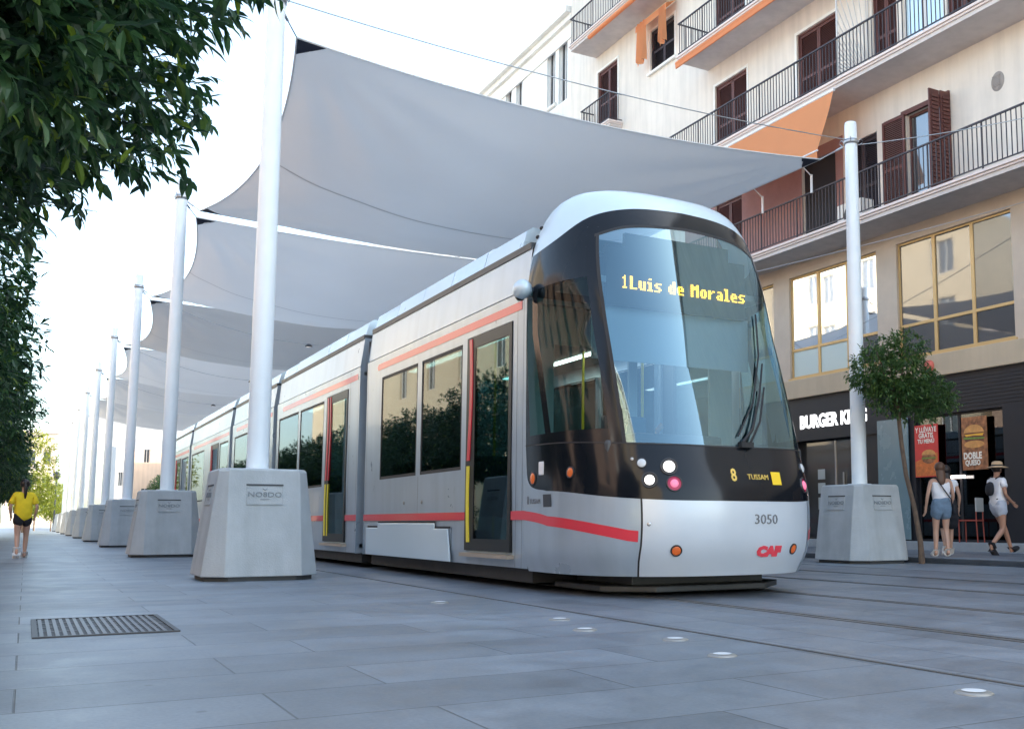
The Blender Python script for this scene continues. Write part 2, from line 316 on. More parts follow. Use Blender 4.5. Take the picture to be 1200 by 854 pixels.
# step in front of the shop building
g=MB(); g.box((16.35,-13,.05),(16.9,60,.27)); 
tag(g.build('pavement_step',mat('pale_step_stone',(.30,.32,.34),.7,var=.1,vscale=3),bevel=.01),kind='structure')
# studs / ground lights and drain cover
studs=[(3.29,2.91),(3.10,4.36),(3.28,5.08),(3.08,5.82),(3.25,6.52),(3.06,8.4)]
words=['nearest the camera','second from the camera','third from the camera','fourth from the camera','fifth from the camera','farthest, closest to the tram']
proto=None
for i,(x,y) in enumerate(studs):
    if proto is None:
        proto=empty('ground_light',(x,y,0)); m_=MB(); m_.lathe([(.001,.010),(.055,.010),(.075,.008),(.085,.002),(.085,-.01)],n=24); m_.build('trim_ring',M['brass'],proto)
        m_=MB(); m_.lathe([(.001,.0155),(.03,.0145),(.052,.0125)],n=24); m_.build('lens',M['studlight'],proto); o=proto
    else: o=copy_tree(proto); o.location=(x,y,0)
    o.scale=(.92,.92,1); tag(o,'small round pale light set in the paving, '+words[i]+' of its line','ground light','round lights set in the paving')
dc=empty('drain_cover',(.47,7.68,.003),0,'rectangular slotted metal drain cover set in the grey paving at left','drain cover')
m_=MB(); m_.box((-.40,-.66,-.01),(-.37,.66,.006)); m_.box((.37,-.66,-.01),(.40,.66,.006)); m_.box((-.37,.63,-.01),(.37,.66,.006)); m_.box((-.37,-.66,-.01),(.37,-.63,.006)); m_.build('frame',mat('worn_iron_frame',(.05,.05,.055),.5,.5),dc)
m_=MB()
k=-.35
while k<.36: m_.box((k-.011,-.625,-.008),(k+.011,.625,.004)); k+=.042
for yy in(-.3,0,.3): m_.box((-.37,yy-.012,-.008),(.37,yy+.012,.002))
m_.build('grating',mat('worn_iron_bars',(.11,.11,.12),.45,.6,var=.2,vscale=20),dc)
m_=MB(); m_.box((-.37,-.63,-.002),(.37,.63,-.001)); m_.build('pit',M['black'],dc)
# ------------------------------------------------------------------ masts
MX={'L':2.42,'R':12.30}; Y0=13.2; DY=9.43; NR=9
def make_mast():
    root=empty('canopy_mast')
    b0,b1,c0,c1,H=.66,.505,.23,.105,1.31
    def ring(h,c,z): return [(-h+c,-h,z),(h-c,-h,z),(h,-h+c,z),(h,h-c,z),(h-c,h,z),(-h+c,h,z),(-h,h-c,z),(-h,-h+c,z)]
    m_=MB(); vs=ring(b0,c0,.05)+ring(b1,c1,H-.03)+ring(b1-.025,c1-.01,H)
    fs=[(i,(i+1)%8,8+(i+1)%8,8+i) for i in range(8)]+[(8+i,8+(i+1)%8,16+(i+1)%8,16+i) for i in range(8)]+[tuple(range(8))[::-1],tuple(range(16,24))]
    m_.add(vs,fs); base=m_.build('base',M['concrete'],root,bevel=.012)
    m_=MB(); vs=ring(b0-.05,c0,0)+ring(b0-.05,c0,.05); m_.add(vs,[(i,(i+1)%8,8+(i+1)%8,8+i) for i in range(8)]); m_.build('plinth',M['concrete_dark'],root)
    tilt=math.atan((b0-b1)/(H-.08))
    for k in range(4):
        Rz=Matrix.Rotation(k*math.pi/2,3,'Z')
        def W(x,z,d=0):   # on the face (facing -Y before rotation)
            t=(z-.05)/(H-.08); y=-(b0+(b1-b0)*t)-d; return Rz@Vector((x,y,z))
        m_=MB()
        def strip(x0,x1,z0,z1,d,mi):
            m_.add([W(x0,z0,d),W(x1,z0,d),W(x1,z1,d),W(x0,z1,d),W(x0,z0,-.02),W(x1,z0,-.02),W(x1,z1,-.02),W(x0,z1,-.02)],[(0,1,2,3),(4,7,6,5),(0,4,5,1),(1,5,6,2),(2,6,7,3),(3,7,4,0)],mi)
        strip(-.20,.20,.90,.902,.002,0); strip(-.21,.21,1.105,1.125,.003,1)
        strip(-.205,-.20,.90,1.105,.0035,0); strip(.20,.205,.90,1.105,.0035,0); strip(-.205,.205,.885,.90,.012,0)
        up=(W(0,1.1)-W(0,.9)).normalized(); ri=(W(.1,1)-W(-.1,1)).normalized()
        put_text(m_,'NO8DO',.085,W(0,1.0,.003),ri,up,.006,2,sx=1.25)
        put_text(m_,'V',.04,W(0,1.06,.003),ri,up,.006,2,sx=2.5); strip(-.05,.05,.942,.95,.005,2)
        m_.build('plaque',[M['concrete'],M['concrete_dark'],M['concrete_mark']],base)
    m_=MB(); m_.tube([(0,0,1.28),(0,0,4.5),(0,0,7.72)],[.132,.124,.108],28); m_.lathe([(.108,7.72),(.10,7.76),(.03,7.78),(.001,7.78)],n=28); pole=m_.build('pole',M['pole'],root)
    m_=MB(); m_.lathe([(.14,1.30),(.20,1.302),(.20,1.33),(.14,1.334)],n=28); m_.build('foot_flange',M['pole'],pole)
    m_=MB(); m_.lathe([(.112,7.36),(.128,7.36),(.128,7.44),(.112,7.44)],n=28)
    for a in range(4):
        t=a*math.pi/2+math.pi/4; c_=Vector((math.cos(t)*.165,math.sin(t)*.165,7.40)); m_.tube([c_*1+Vector((0,0,-.05)),c_+Vector((math.cos(t)*.05,math.sin(t)*.05,0)),c_+Vector((0,0,.05)),c_-Vector((math.cos(t)*.05,math.sin(t)*.05,0))],.011,6); 
        m_.tube([(math.cos(t)*.1,math.sin(t)*.1,7.4),(math.cos(t)*.14,math.sin(t)*.14,7.4)],.012,6)
    m_.build('collar',M['steel'],pole)
    return root
ordw=['nearest','second','third','fourth','fifth','sixth','seventh','eighth','ninth','tenth']
mast=make_mast(); first=True
for side in'LR':
    for i in range(NR if side=='L' else NR):
        o=mast if first else copy_tree(mast); first=False
        o.location=(MX[side],Y0+i*DY,0)
        if side=='L': lab='white pole on sloping concrete base, '+ordw[i]+' from camera in row left of the tram'
        else: lab='white pole on sloping concrete base beside the small tree, across the tracks' if i==0 else 'white pole on concrete base, '+ordw[i]+' from camera in row beyond the tram'
        tag(o,lab,'canopy mast','white masts holding up the canopies')
# ------------------------------------------------------------------ sails
ZC=7.12
def make_sail(i):
    ya=Y0+i*DY+.34; yb=Y0+(i+1)*DY-.20; xa=MX['L']+.34; xb=MX['R']-.42
    root=empty('shade_sail',((xa+xb)/2,(ya+yb)/2,ZC))
    O=Vector(root.location); NU,NV=72,60; ru=random.Random(i*5+1); dzc=ru.uniform(-.05,.05)
    def S(u,v):
        bu=4*u*(1-u); bv=4*v*(1-v)
        wr=0
        for (cu,cv) in ((0,0),(1,0),(0,1),(1,1)):
            du,dv=abs(u-cu),abs(v-cv); rr_=math.hypot(du,dv); wr+=.045*math.sin(math.atan2(dv,du+1e-6)*17+cu*2+cv+i)*min(rr_*6,1)*math.exp(-rr_*3.2)
        x0=xa+.40*bv; x1=xb-.55*bv; y0=ya+.16*bu; y1=yb-.14*bu
        x=x0+(x1-x0)*u; y=y0+(y1-y0)*v
        z=ZC-((.20 if i==0 else .07)*(1-v)+.16*v)*bu-.26*bv-(.66+dzc)*bu**.8*bv+.008*math.sin(v*19+i)*bu*bv+wr*min(1,bu*4)*min(1,bv*4)
        return Vector((x,y,z))-O
    m_=MB(); th=Vector((0,0,.012))
    vs=[S(a/NU,b/NV) for b in range(NV+1) for a in range(NU+1)]
    fs=[(b*(NU+1)+a,b*(NU+1)+a+1,(b+1)*(NU+1)+a+1,(b+1)*(NU+1)+a) for b in range(NV) for a in range(NU)]
    m_.add(vs,fs,0,True)
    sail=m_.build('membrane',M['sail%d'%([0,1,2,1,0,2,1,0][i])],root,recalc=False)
    # rolled hem
    m_=MB(); per=[S(a/24,0) for a in range(25)]+[S(1,b/24) for b in range(1,25)]+[S(1-a/24,1) for a in range(1,25)]+[S(0,1-b/24) for b in range(1,25)]
    m_.tube(per,.014,6); m_.build('hem',M['hemm'],sail)
    # seams between the cloth widths
    m_=MB()
    for v in(.46,):
        for (dv) in(0,):
            a0=[S(a/NU,v)-Vector((0,0,.004)) for a in range(NU+1)]; a1=[p+Vector((0,.045,0)) for p in a0]
            m_.add(a0+a1,[(k,k+1,NU+2+k,NU+1+k) for k in range(NU)],0,True)
    m_.build('seam',M['seam'],sail)
    # corner patches, shackles and lashings
    for (u,v,px,py) in((0,0,MX['L'],Y0+i*DY),(1,0,MX['R'],Y0+i*DY),(0,1,MX['L'],Y0+(i+1)*DY),(1,1,MX['R'],Y0+(i+1)*DY)):
        d=.045; uu=abs(u-d); vv=abs(v-d)
        m_=MB(); e=Vector((0,0,-.008)); m_.add([S(u,v)+e,S(uu,v)+e,S(u,vv)+e,S(u,v)-e,S(uu,v)-e,S(u,vv)-e],[(0,1,2),(3,5,4),(0,3,4,1),(1,4,5,2),(2,5,3,0)])
        m_.build('corner_patch',M['navyfab'],sail)
        m_=MB(); c0=S(u,v); pp=Vector((px,py,7.40))-O; dd=(c0-pp).normalized(); m_.tube([c0,pp-dd*-.16],.009,6)
        m_.tube([pp+dd*.16,pp+dd*.30],.02,6); m_.build('lashing',M['steel'],root)
    tag(root,'grey fabric shade sail stretched between four white poles, '+('nearest the camera' if i==0 else ordw[i]+' from the camera'),'shade sail','grey shade sails over the tram tracks')
for i in range(NR-1): make_sail(i)
# small lamps on cables under the sails
def lampcable(y,n_,which):
    root=empty('cable_lamp',(0,y,0)); m_=MB(); pts=[]
    for k in range(17):
        t=k/16; pts.append((MX['L']+(MX['R']-MX['L'])*t,0,7.3-1.15*4*t*(1-t)))
    m_.tube(pts,.007,5); m_.build('cable',M['steel'],root)
    m_=MB(); m_.lathe([(.001,.07),(.05,.06),(.11,.0),(.11,-.02),(.001,-.02)],(7.25,0,6.10),18); o=m_.build('lamp_head',M['darkgrey'],root)
    m_=MB(); m_.lathe([(.001,-.026),(.09,-.022)],(7.25,0,6.10),18); m_.build('lens',M['lens'],o)
    tag(root,'small dark lamp hung on a cable under the shade sails, '+which+' from the camera','cable lamp','lamps hung under the sails')
for k,y in enumerate((Y0+DY*2,Y0+DY*3,Y0+DY*4)): lampcable(y,k,ordw[k].replace('nearest','the nearest'))
# guy ropes at the near masts
def rope(name,pts,label,r=.009):
    m_=MB(); m_.tube(pts,r,5); return tag(m_.build(name,M['steel']),label,'cable')
def sagline(a,b,s,n_=14):
    a=Vector(a);b=Vector(b); return [a.lerp(b,k/n_)-Vector((0,0,s*4*(k/n_)*(1-k/n_))) for k in range(n_+1)]
rope('span_wire',sagline((MX['L'],Y0,7.42),(-10.9,Y0-5,9.2),.5),'thin wire running left from the top of the nearest left pole')
rope('span_wire',sagline((MX['L'],Y0,7.44),(MX['R'],Y0,7.44),.18),'thin wire spanning over the near edge of the first sail between two poles')
rope('span_wire',sagline((MX['R'],Y0,7.34),(16.85,10.2,8.35),.12),'thin wire from the right pole to the facade at the balcony railing')
rope('span_wire',sagline((11.2,27.5,6.4),(16.85,12.0,7.0),.25),'thin wire crossing below the lowest balcony beside the mezzanine windows')
# ------------------------------------------------------------------ tram
CX=5.575; YR=9.32; HW=1.325; NE=2.6
YC=[(.2,7.62),(.5,7.5),(.95,7.5),(1.35,7.62),(2.4,7.95),(3.5,8.36),(3.75,8.46),(3.95,8.60),(4.06,8.80),(4.12,9.05)]
WZ=[(.2,1.27),(.4,1.325),(2.9,1.325),(3.2,1.30),(3.5,1.235),(3.75,1.13),(3.95,.98),(4.06,.80),(4.12,.5)]
def smooth_tab(T):
    def f(z):
        if z<=T[0][0]: return T[0][1]
        if z>=T[-1][0]: return T[-1][1]
        for i in range(len(T)-1):
            if z<=T[i+1][0]:
                x0,y0=T[i];x1,y1=T[i+1]
                def sl(j):
                    if j<=0 or j>=len(T)-1:
                        j0=max(j-1,0); j1=min(j+1,len(T)-1)
                    else: j0,j1=j-1,j+1
                    return (T[j1][1]-T[j0][1])/(T[j1][0]-T[j0][0])
                h=x1-x0;t=(z-x0)/h; m0=sl(i)*h;m1=sl(i+1)*h
                return (2*t**3-3*t*t+1)*y0+(t**3-2*t*t+t)*m0+(-2*t**3+3*t*t)*y1+(t**3-t*t)*m1
    return f
fY=smooth_tab(YC); fW=smooth_tab(WZ)
def P(s,z,off=0,flip=1):
    yc=fY(z); w=fW(z); D=min(1.3,YR-.02-yc)
    a=min(abs(s),1); t=a*math.pi/2
    x=w*math.sin(t)**(2/NE); y=yc+D*(1-math.cos(t)**(2/NE) if a<1 else 1)
    if abs(s)>1: y=yc+D+(YR-yc-D)*(abs(s)-1)
    p=Vector((CX+(x if s>=0 else -x),y,z))
    if off:
        e=.01
        du=P(s+e,z)-P(s-e,z); dv=P(s,min(z+e,4.1))-P(s,z-e); nn=du.cross(dv)
        if nn.length>1e-9: p+=nn.normalized()*off
    return p
TR=empty('tram',(CX,YR,0),0,'long silver articulated tram with black glazed cab front and red stripes, lit amber destination sign','tram')
TO=Vector((CX,YR,0))
class TB(MB):
    """tram part: world coordinates in, local to the tram Empty; can be mirrored for the rear cab"""
    def build(s,name,mats,parent=TR,**k):
        if parent is TR: s.v=[tuple(Vector(v)-TO) for v in s.v]
        else: s.v=[tuple(Vector(v)-TO) for v in s.v]
        return MB.build(s,name,mats,parent,**k)
def patch(tb,s0,s1,zl,zh,ns,nz,off=0,mi=0,Pf=P):
    zl_=zl if callable(zl) else (lambda s:zl); zh_=zh if callable(zh) else (lambda s:zh)
    vs=[]
    for j in range(nz+1):
        for i in range(ns+1):
            s=s0+(s1-s0)*i/ns; a=zl_(s); b=zh_(s); vs.append(Pf(s,a+(b-a)*j/nz,off))
    tb.add(vs,[(j*(ns+1)+i,j*(ns+1)+i+1,(j+1)*(ns+1)+i+1,(j+1)*(ns+1)+i) for j in range(nz) for i in range(ns)],mi,True)
def table(T):
    f=smooth_tab(T); return lambda s:f(abs(s))
mask_lo=table([(0,.865),(.3,.87),(.6,.90),(1.0,.97),(1.5,1.0),(1.75,1.05),(1.86,1.16),(1.9,1.40)])
mask_hi=table([(0,3.80),(.3,3.76),(.56,3.66),(.8,3.46),(1.0,3.37),(1.4,3.27),(1.7,3.16),(1.84,3.02),(1.9,2.78)])
ws_top=table([(0,3.60),(.3,3.55),(.48,3.46),(.6,3.40)])
ws_lo=table([(0,1.36),(.48,1.38),(1.0,1.42),(2,1.43)])
SK=lambda s:.23
def cabin(parent,Pf,main=True):
    # silver lower nose and corner panels
    b=TB(); patch(b,-.43,.43,.2,mask_lo,26,10,0,0,Pf); b.build('nose_panel',M['white_front'],parent)
    for sg in(-1,1):
        b=TB(); patch(b,sg*.44,sg*1.9,.2,mask_lo,34,10,0,0,Pf); patch(b,sg*1.9,sg*2,.2,3.1,2,24,0,0,Pf)
        b.build('corner_panel',M['silver'],parent)
        b=TB(); patch(b,sg*.428,sg*.442,.2,mask_lo,1,8,-.006,0,Pf); b.build('panel_gap',M['black'],parent)
    b=TB(); patch(b,-1.9,1.9,mask_hi,3.98,60,8,0,0,Pf); patch(b,1.9,2,3.1,3.98,2,8,0,0,Pf); patch(b,-2,-1.9,3.1,3.98,2,8,0,0,Pf)
    patch(b,-2,2,3.98,4.12,60,3,0,0,Pf)
    rim=[Pf(-2+4*i/40,4.12) for i in range(41)]; c=sum(rim,Vector())/41; b.add(rim+[c],[(i,i+1,41) for i in range(40)]+[(40,0,41)],0,True)
    b.build('roof_dome',M['silver_pale'],parent)
    # gloss black mask, left open where the glass sits
    b=TB(); patch(b,-1.9,1.9,mask_lo,ws_lo,90,6,0,0,Pf)
    patch(b,-.48,.48,ws_top,mask_hi,30,4,0,0,Pf)
    for sg in(-1,1):
        patch(b,sg*.48,sg*.555,ws_lo,mask_hi,4,30,0,0,Pf); patch(b,sg*1.62,sg*1.9,ws_lo,mask_hi,6,24,0,0,Pf)
        patch(b,sg*.555,sg*1.62,lambda s:3.02-.10*(abs(s)-.5),mask_hi,22,6,0,0,Pf); patch(b,sg*.555,sg*1.62,ws_lo,lambda s:1.52,22,3,0,0,Pf)
        patch(b,sg*.93,sg*.97,1.52,lambda s:3.02-.10*(abs(s)-.5),2,16,0,0,Pf)
    b.build('front_mask',M['mask'],parent)
    b=TB(); patch(b,-1.9,1.9,lambda s:ws_lo(s)-.006,lambda s:ws_lo(s)+.006,90,1,.003,0,Pf)
    patch(b,-.5,.5,lambda s:ws_top(s)-.016,lambda s:ws_top(s)+.016,30,1,.003,0,Pf)
    for sg in(-1,1): patch(b,sg*.47,sg*.49,ws_lo,ws_top,1,20,.003,0,Pf)
    b.build('glazing_seal',M['black'],parent)
    b=TB(); patch(b,-.48,.48,ws_lo,ws_top,30,26,0,0,Pf); b.build('windscreen',M['windscreen'],parent)
    for sg in(-1,1):
        b=TB(); patch(b,sg*.555,sg*.93,1.52,lambda s:3.02-.10*(abs(s)-.5),10,16,0,0,Pf); patch(b,sg*.97,sg*1.62,1.52,lambda s:3.02-.10*(abs(s)-.5),12,16,0,0,Pf)
        b.build('cab_side_window',M['cabglass'],parent)
    # red stripe running down to the nose
    for sg in(-1,1):
        b=TB(); patch(b,sg*.452,sg*2,table([(0,.49),(.46,.505),(.6,.545),(.8,.60),(1,.64),(1.4,.672),(2,.70)]),table([(0,.59),(.46,.602),(.6,.64),(.8,.693),(1,.732),(1.4,.763),(2,.79)]),30,1,.003,0,Pf); b.build('stripe',M['red'],parent)
cabin(TR,P)
def frame_at(s,z,off=0):
    p=P(s,z,off); e=.01; r=(P(s+e,z)-P(s-e,z)).normalized(); u=(P(s,z+e)-P(s,z-e)).normalized(); u=(u-r*u.dot(r)).normalized(); return p,r,u,r.cross(u)
def disc(tb,s,z,r,off=.004,mi=0,depth=.03,n_=24,dome=.2):
    p,ri,up,no=frame_at(s,z); Mx=Matrix((ri,up,no)).transposed()
    tb.lathe([(r,-depth),(r,off),(r*.9,off+r*dome*.3),(r*.6,off+r*dome*.8),(.0005,off+r*dome)],p,n_,mi,Mx)
def ringd(tb,s,z,r,r2,off,mi=0):
    p,ri,up,no=frame_at(s,z); Mx=Matrix((ri,up,no)).transposed(); tb.lathe([(r,-.02),(r,off),(r2,off),(r2,-.02)],p,24,mi,Mx)
def lamp(s,z,r,core,name='headlight',rk=.6):
    b=TB(); ringd(b,s,z,r,r*.86,.012); o=b.build(name,M['lamphouse'],TR)
    b=TB(); disc(b,s,z,r*.86,.003,0,.02,24,.05); b.build('reflector',M['ledback'] if core!='lampredcore' else M['lampred'],o)
    b=TB(); disc(b,s,z,r*rk,.012,0,.02,24,.3); b.build('lens',M[core],o)
lamp(-.41,1.195,.046,'lampdim',rk=.85); lamp(-.28,1.165,.080,'lampwhite',rk=.66); lamp(-.385,1.045,.074,'lampwhite',rk=.60); lamp(-.268,1.015,.074,'lampredcore',rk=.5)
lamp(.43,1.20,.052,'lampdim',rk=.85); lamp(.40,1.03,.078,'lampredcore',rk=.55)
b=TB(); disc(b,-.455,1.235,.014); b.build('sensor',M['lens'],TR)
def putlamp(s,z,r,mk,name='indicator_lamp'):
    b=TB(); ringd(b,s,z,r*1.25,r*.95,.008); o=b.build(name,M['black'],TR); b=TB(); disc(b,s,z,r,.006); b.build('lens',M[mk],o)
for sg in(-1,1): putlamp(sg*1.56,1.10,.055,'amber','side_marker_lamp')
for sg in(-1,1): putlamp(sg*.83,1.13,.045,'amber')
for sg in(-1,1): putlamp(sg*.26,.43,.042,'amber','fog_marker')
b=TB(); p,ri,up,no=frame_at(-1.12,1.19); b.obox(p,(.10,.13,.02),Matrix((ri,up,no)).transposed()); b.build('badge_plate',M['white'],TR,bevel=.008)
b=TB(); disc(b,-.40,.66,.018,.003,0,.02,14,.3); b.build('lock_cap',M['lens'],TR)
# writing on the front
def ftext(body,size,s,z,mk,name='lettering',sx=1,bold=0,align='CENTER'):
    vs,fs=text_verts(body,size,.004,align,sx=sx,bold=bold); b=TB()
    p0,ri,up,no=frame_at(s,z)
    dxs=(P(s+.01,z)-P(s-.01,z)).length/.02
    out=[]
    # follow the curved skin: step along s until the arc length is matched
    tab=[(0,s)]; 
    for sg in(1,-1):
        L=0;q=P(s,z);ss=s
        while L<1.2 and abs(ss)<1.95:
            s2=ss+sg*.004; q2=P(s2,z); L+=(q2-q).length; q=q2; ss=s2; tab.append((sg*L,ss))
    tab.sort()
    def s_at(x):
        for (a,b_),(c,d) in zip(tab,tab[1:]):
            if a<=x<=c: return b_+(d-b_)*(x-a)/(c-a+1e-9)
        return s
    for v in vs: out.append(P(s_at(v.x),z+v.y,.003+v.z+.002))
    b.add(out,fs); return b.build(name,M[mk],TR)
ftext('3050',.125,.075,.70,'greytext','fleet_number',sx=1.15)
ftext('CAF',.115,.10,.41,'logored','builder_logo',sx=1.35,bold=.010)
ftext('8',.16,-.015,1.095,'gold','operator_emblem',sx=.8,bold=.003)
ftext('TUSSAM',.068,.055,1.085,'gold','operator_name',sx=1.0)
b=TB(); patch(b,.12,.175,1.02,1.14,6,4,.004); b.build('yellow_panel',M['yellowbox'],TR)
for sg,s_ in((-1,-1.62),):
    ftext('TUSSAM',.066,-1.50,.875,'greytext','side_lettering')
    ftext('8',.12,-1.80,.885,'greytext','side_emblem',sx=.7)
b=TB(); patch(b,-1.16,-.98,.82,.94,4,3,.003); b.build('sticker',M['navy'],TR)
# wiper
b=TB(); b.tube([P(.02,1.40,.03),P(.06,1.52,.05),P(.13,1.85,.045),P(.20,2.2,.04)],[.018,.014,.011,.009],8); b.tube([P(.045,1.40,.04),P(.10,1.60,.06),P(.17,1.95,.05)],[.012,.012,.009],8)
b.tube([P(.01,1.46,.022),P(.10,1.80,.022),P(.20,2.30,.022),P(.26,2.75,.022)],.009,6); b.obox(P(.03,1.38,.02),(.14,.06,.05),Matrix.Identity(3)); b.build('wiper',M['black'],TR)
# LED destination sign : dot matrix
FONT={'1':["00100","01100","00100","00100","00100","00100","01110"],'L':["11000","11000","11000","11000","11000","11000","11111"],'u':["00000","00000","11011","11011","11011","11011","01111"],
'i':["0110","0000","1110","0110","0110","0110","1111"],'s':["00000","00000","01111","11000","01110","00011","11110"],'d':["00011","00011","01111","11011","11011","11011","01111"],
'e':["00000","00000","01110","11011","11111","11000","01111"],'M':["110011","111111","111111","110011","110011","110011","110011"],'o':["00000","00000","01110","11011","11011","11011","01110"],
'r':["00000","00000","11011","11100","11000","11000","11000"],'a':["00000","00000","01110","00011","01111","11011","01111"],'l':["1110","0110","0110","0110","0110","0110","1111"],' ':["000"]*7}
def led_sign():
    root=TB(); A=Vector((4.84,8.50,2.94)); Bp=Vector((6.33,8.50,2.94)); ri=Vector((1,0,0)); up=Vector((0,0,1))
    root.box((4.74,8.54,2.78),(6.41,8.60,3.38)); root.box((4.95,8.545,3.38),(6.20,8.595,3.52)); o=root.build('destination_sign',M['ledback'],TR)
    d=.0167; b=TB(); x=0
    A=Vector((4.90,8.522,2.965))
    for ch in '1Luis de Morales':
        g_=FONT[ch]
        for r_ in range(7):
            for c_,bit in enumerate(g_[r_]):
                if bit=='1':
                    p=A+ri*(x+c_)*d+up*(6-r_)*d*1.12; h=d*.43
                    b.add([p+Vector((-h,0,-h)),p+Vector((h,0,-h)),p+Vector((h,0,h)),p+Vector((-h,0,h))],[(0,1,2,3)])
        x+=len(g_[0])+1
    b.build('led_text',M['led'],o)
led_sign()
# cab interior: console, seat, rear wall, sun blind
b=TB(); b.box((4.45,8.0,1.0),(6.7,8.55,1.42)); b.box((4.9,8.25,1.40),(5.9,8.6,1.52)); b.build('console',M['darkgrey'],TR,bevel=.04)
b=TB(); b.box((4.75,8.5,.30),(6.4,9.3,.36)); b.build('cab_floor',M['darkgrey'],TR)
b=TB(); b.box((4.95,8.95,.9),(5.45,9.05,1.75)); b.box((4.95,8.6,.85),(5.45,9.0,.95)); b.build('driver_seat',M['seat'],TR,bevel=.03)
b=TB(); b.box((4.5,8.55,3.0),(6.65,9.2,3.06)); b.build('cab_ceiling',M['interior'],TR)
b=TB(); b.box((4.30,9.40,.36),(4.6,9.44,2.95)); b.box((6.55,9.40,.36),(6.85,9.44,2.95)); b.box((4.6,9.40,.36),(6.55,9.44,1.3)); b.box((4.6,9.40,2.5),(6.55,9.44,2.95)); b.box((5.5,9.40,1.3),(5.6,9.44,2.5)); b.build('cab_bulkhead',M['interior'],TR)
b=TB(); b.box((4.62,8.62,2.25),(6.5,8.635,2.80)); b.build('sun_blind',mat('pale_sun_blind',(.40,.46,.50),.7),TR)
# bodies
def wallgrid(tb,fn,u0,u1,v0,v1,holes,depth,mi=0,mir=0):
    us=sorted({u0,u1}|{h[0] for h in holes}|{h[1] for h in holes}); vs_=sorted({v0,v1}|{h[2] for h in holes}|{h[3] for h in holes})
    us=[u for u in us if u0<=u<=u1]; vs_=[v for v in vs_ if v0<=v<=v1]
    for a,b_ in zip(us,us[1:]):
        for c,d in zip(vs_,vs_[1:]):
            mu,mv=(a+b_)/2,(c+d)/2
            if any(h[0]<mu<h[1] and h[2]<mv<h[3] for h in holes): continue
            tb.add([fn(a,c,0),fn(b_,c,0),fn(b_,d,0),fn(a,d,0)],[(0,1,2,3)],mi)
    for h in holes:
        a,b_,c,d=h; q=[(a,c),(b_,c),(b_,d),(a,d)]
        for i in range(4):
            p,r_=q[i],q[(i+1)%4]
            tb.add([fn(*p,0),fn(*r_,0),fn(*r_,depth),fn(*p,depth)],[(0,1,2,3)],mir)
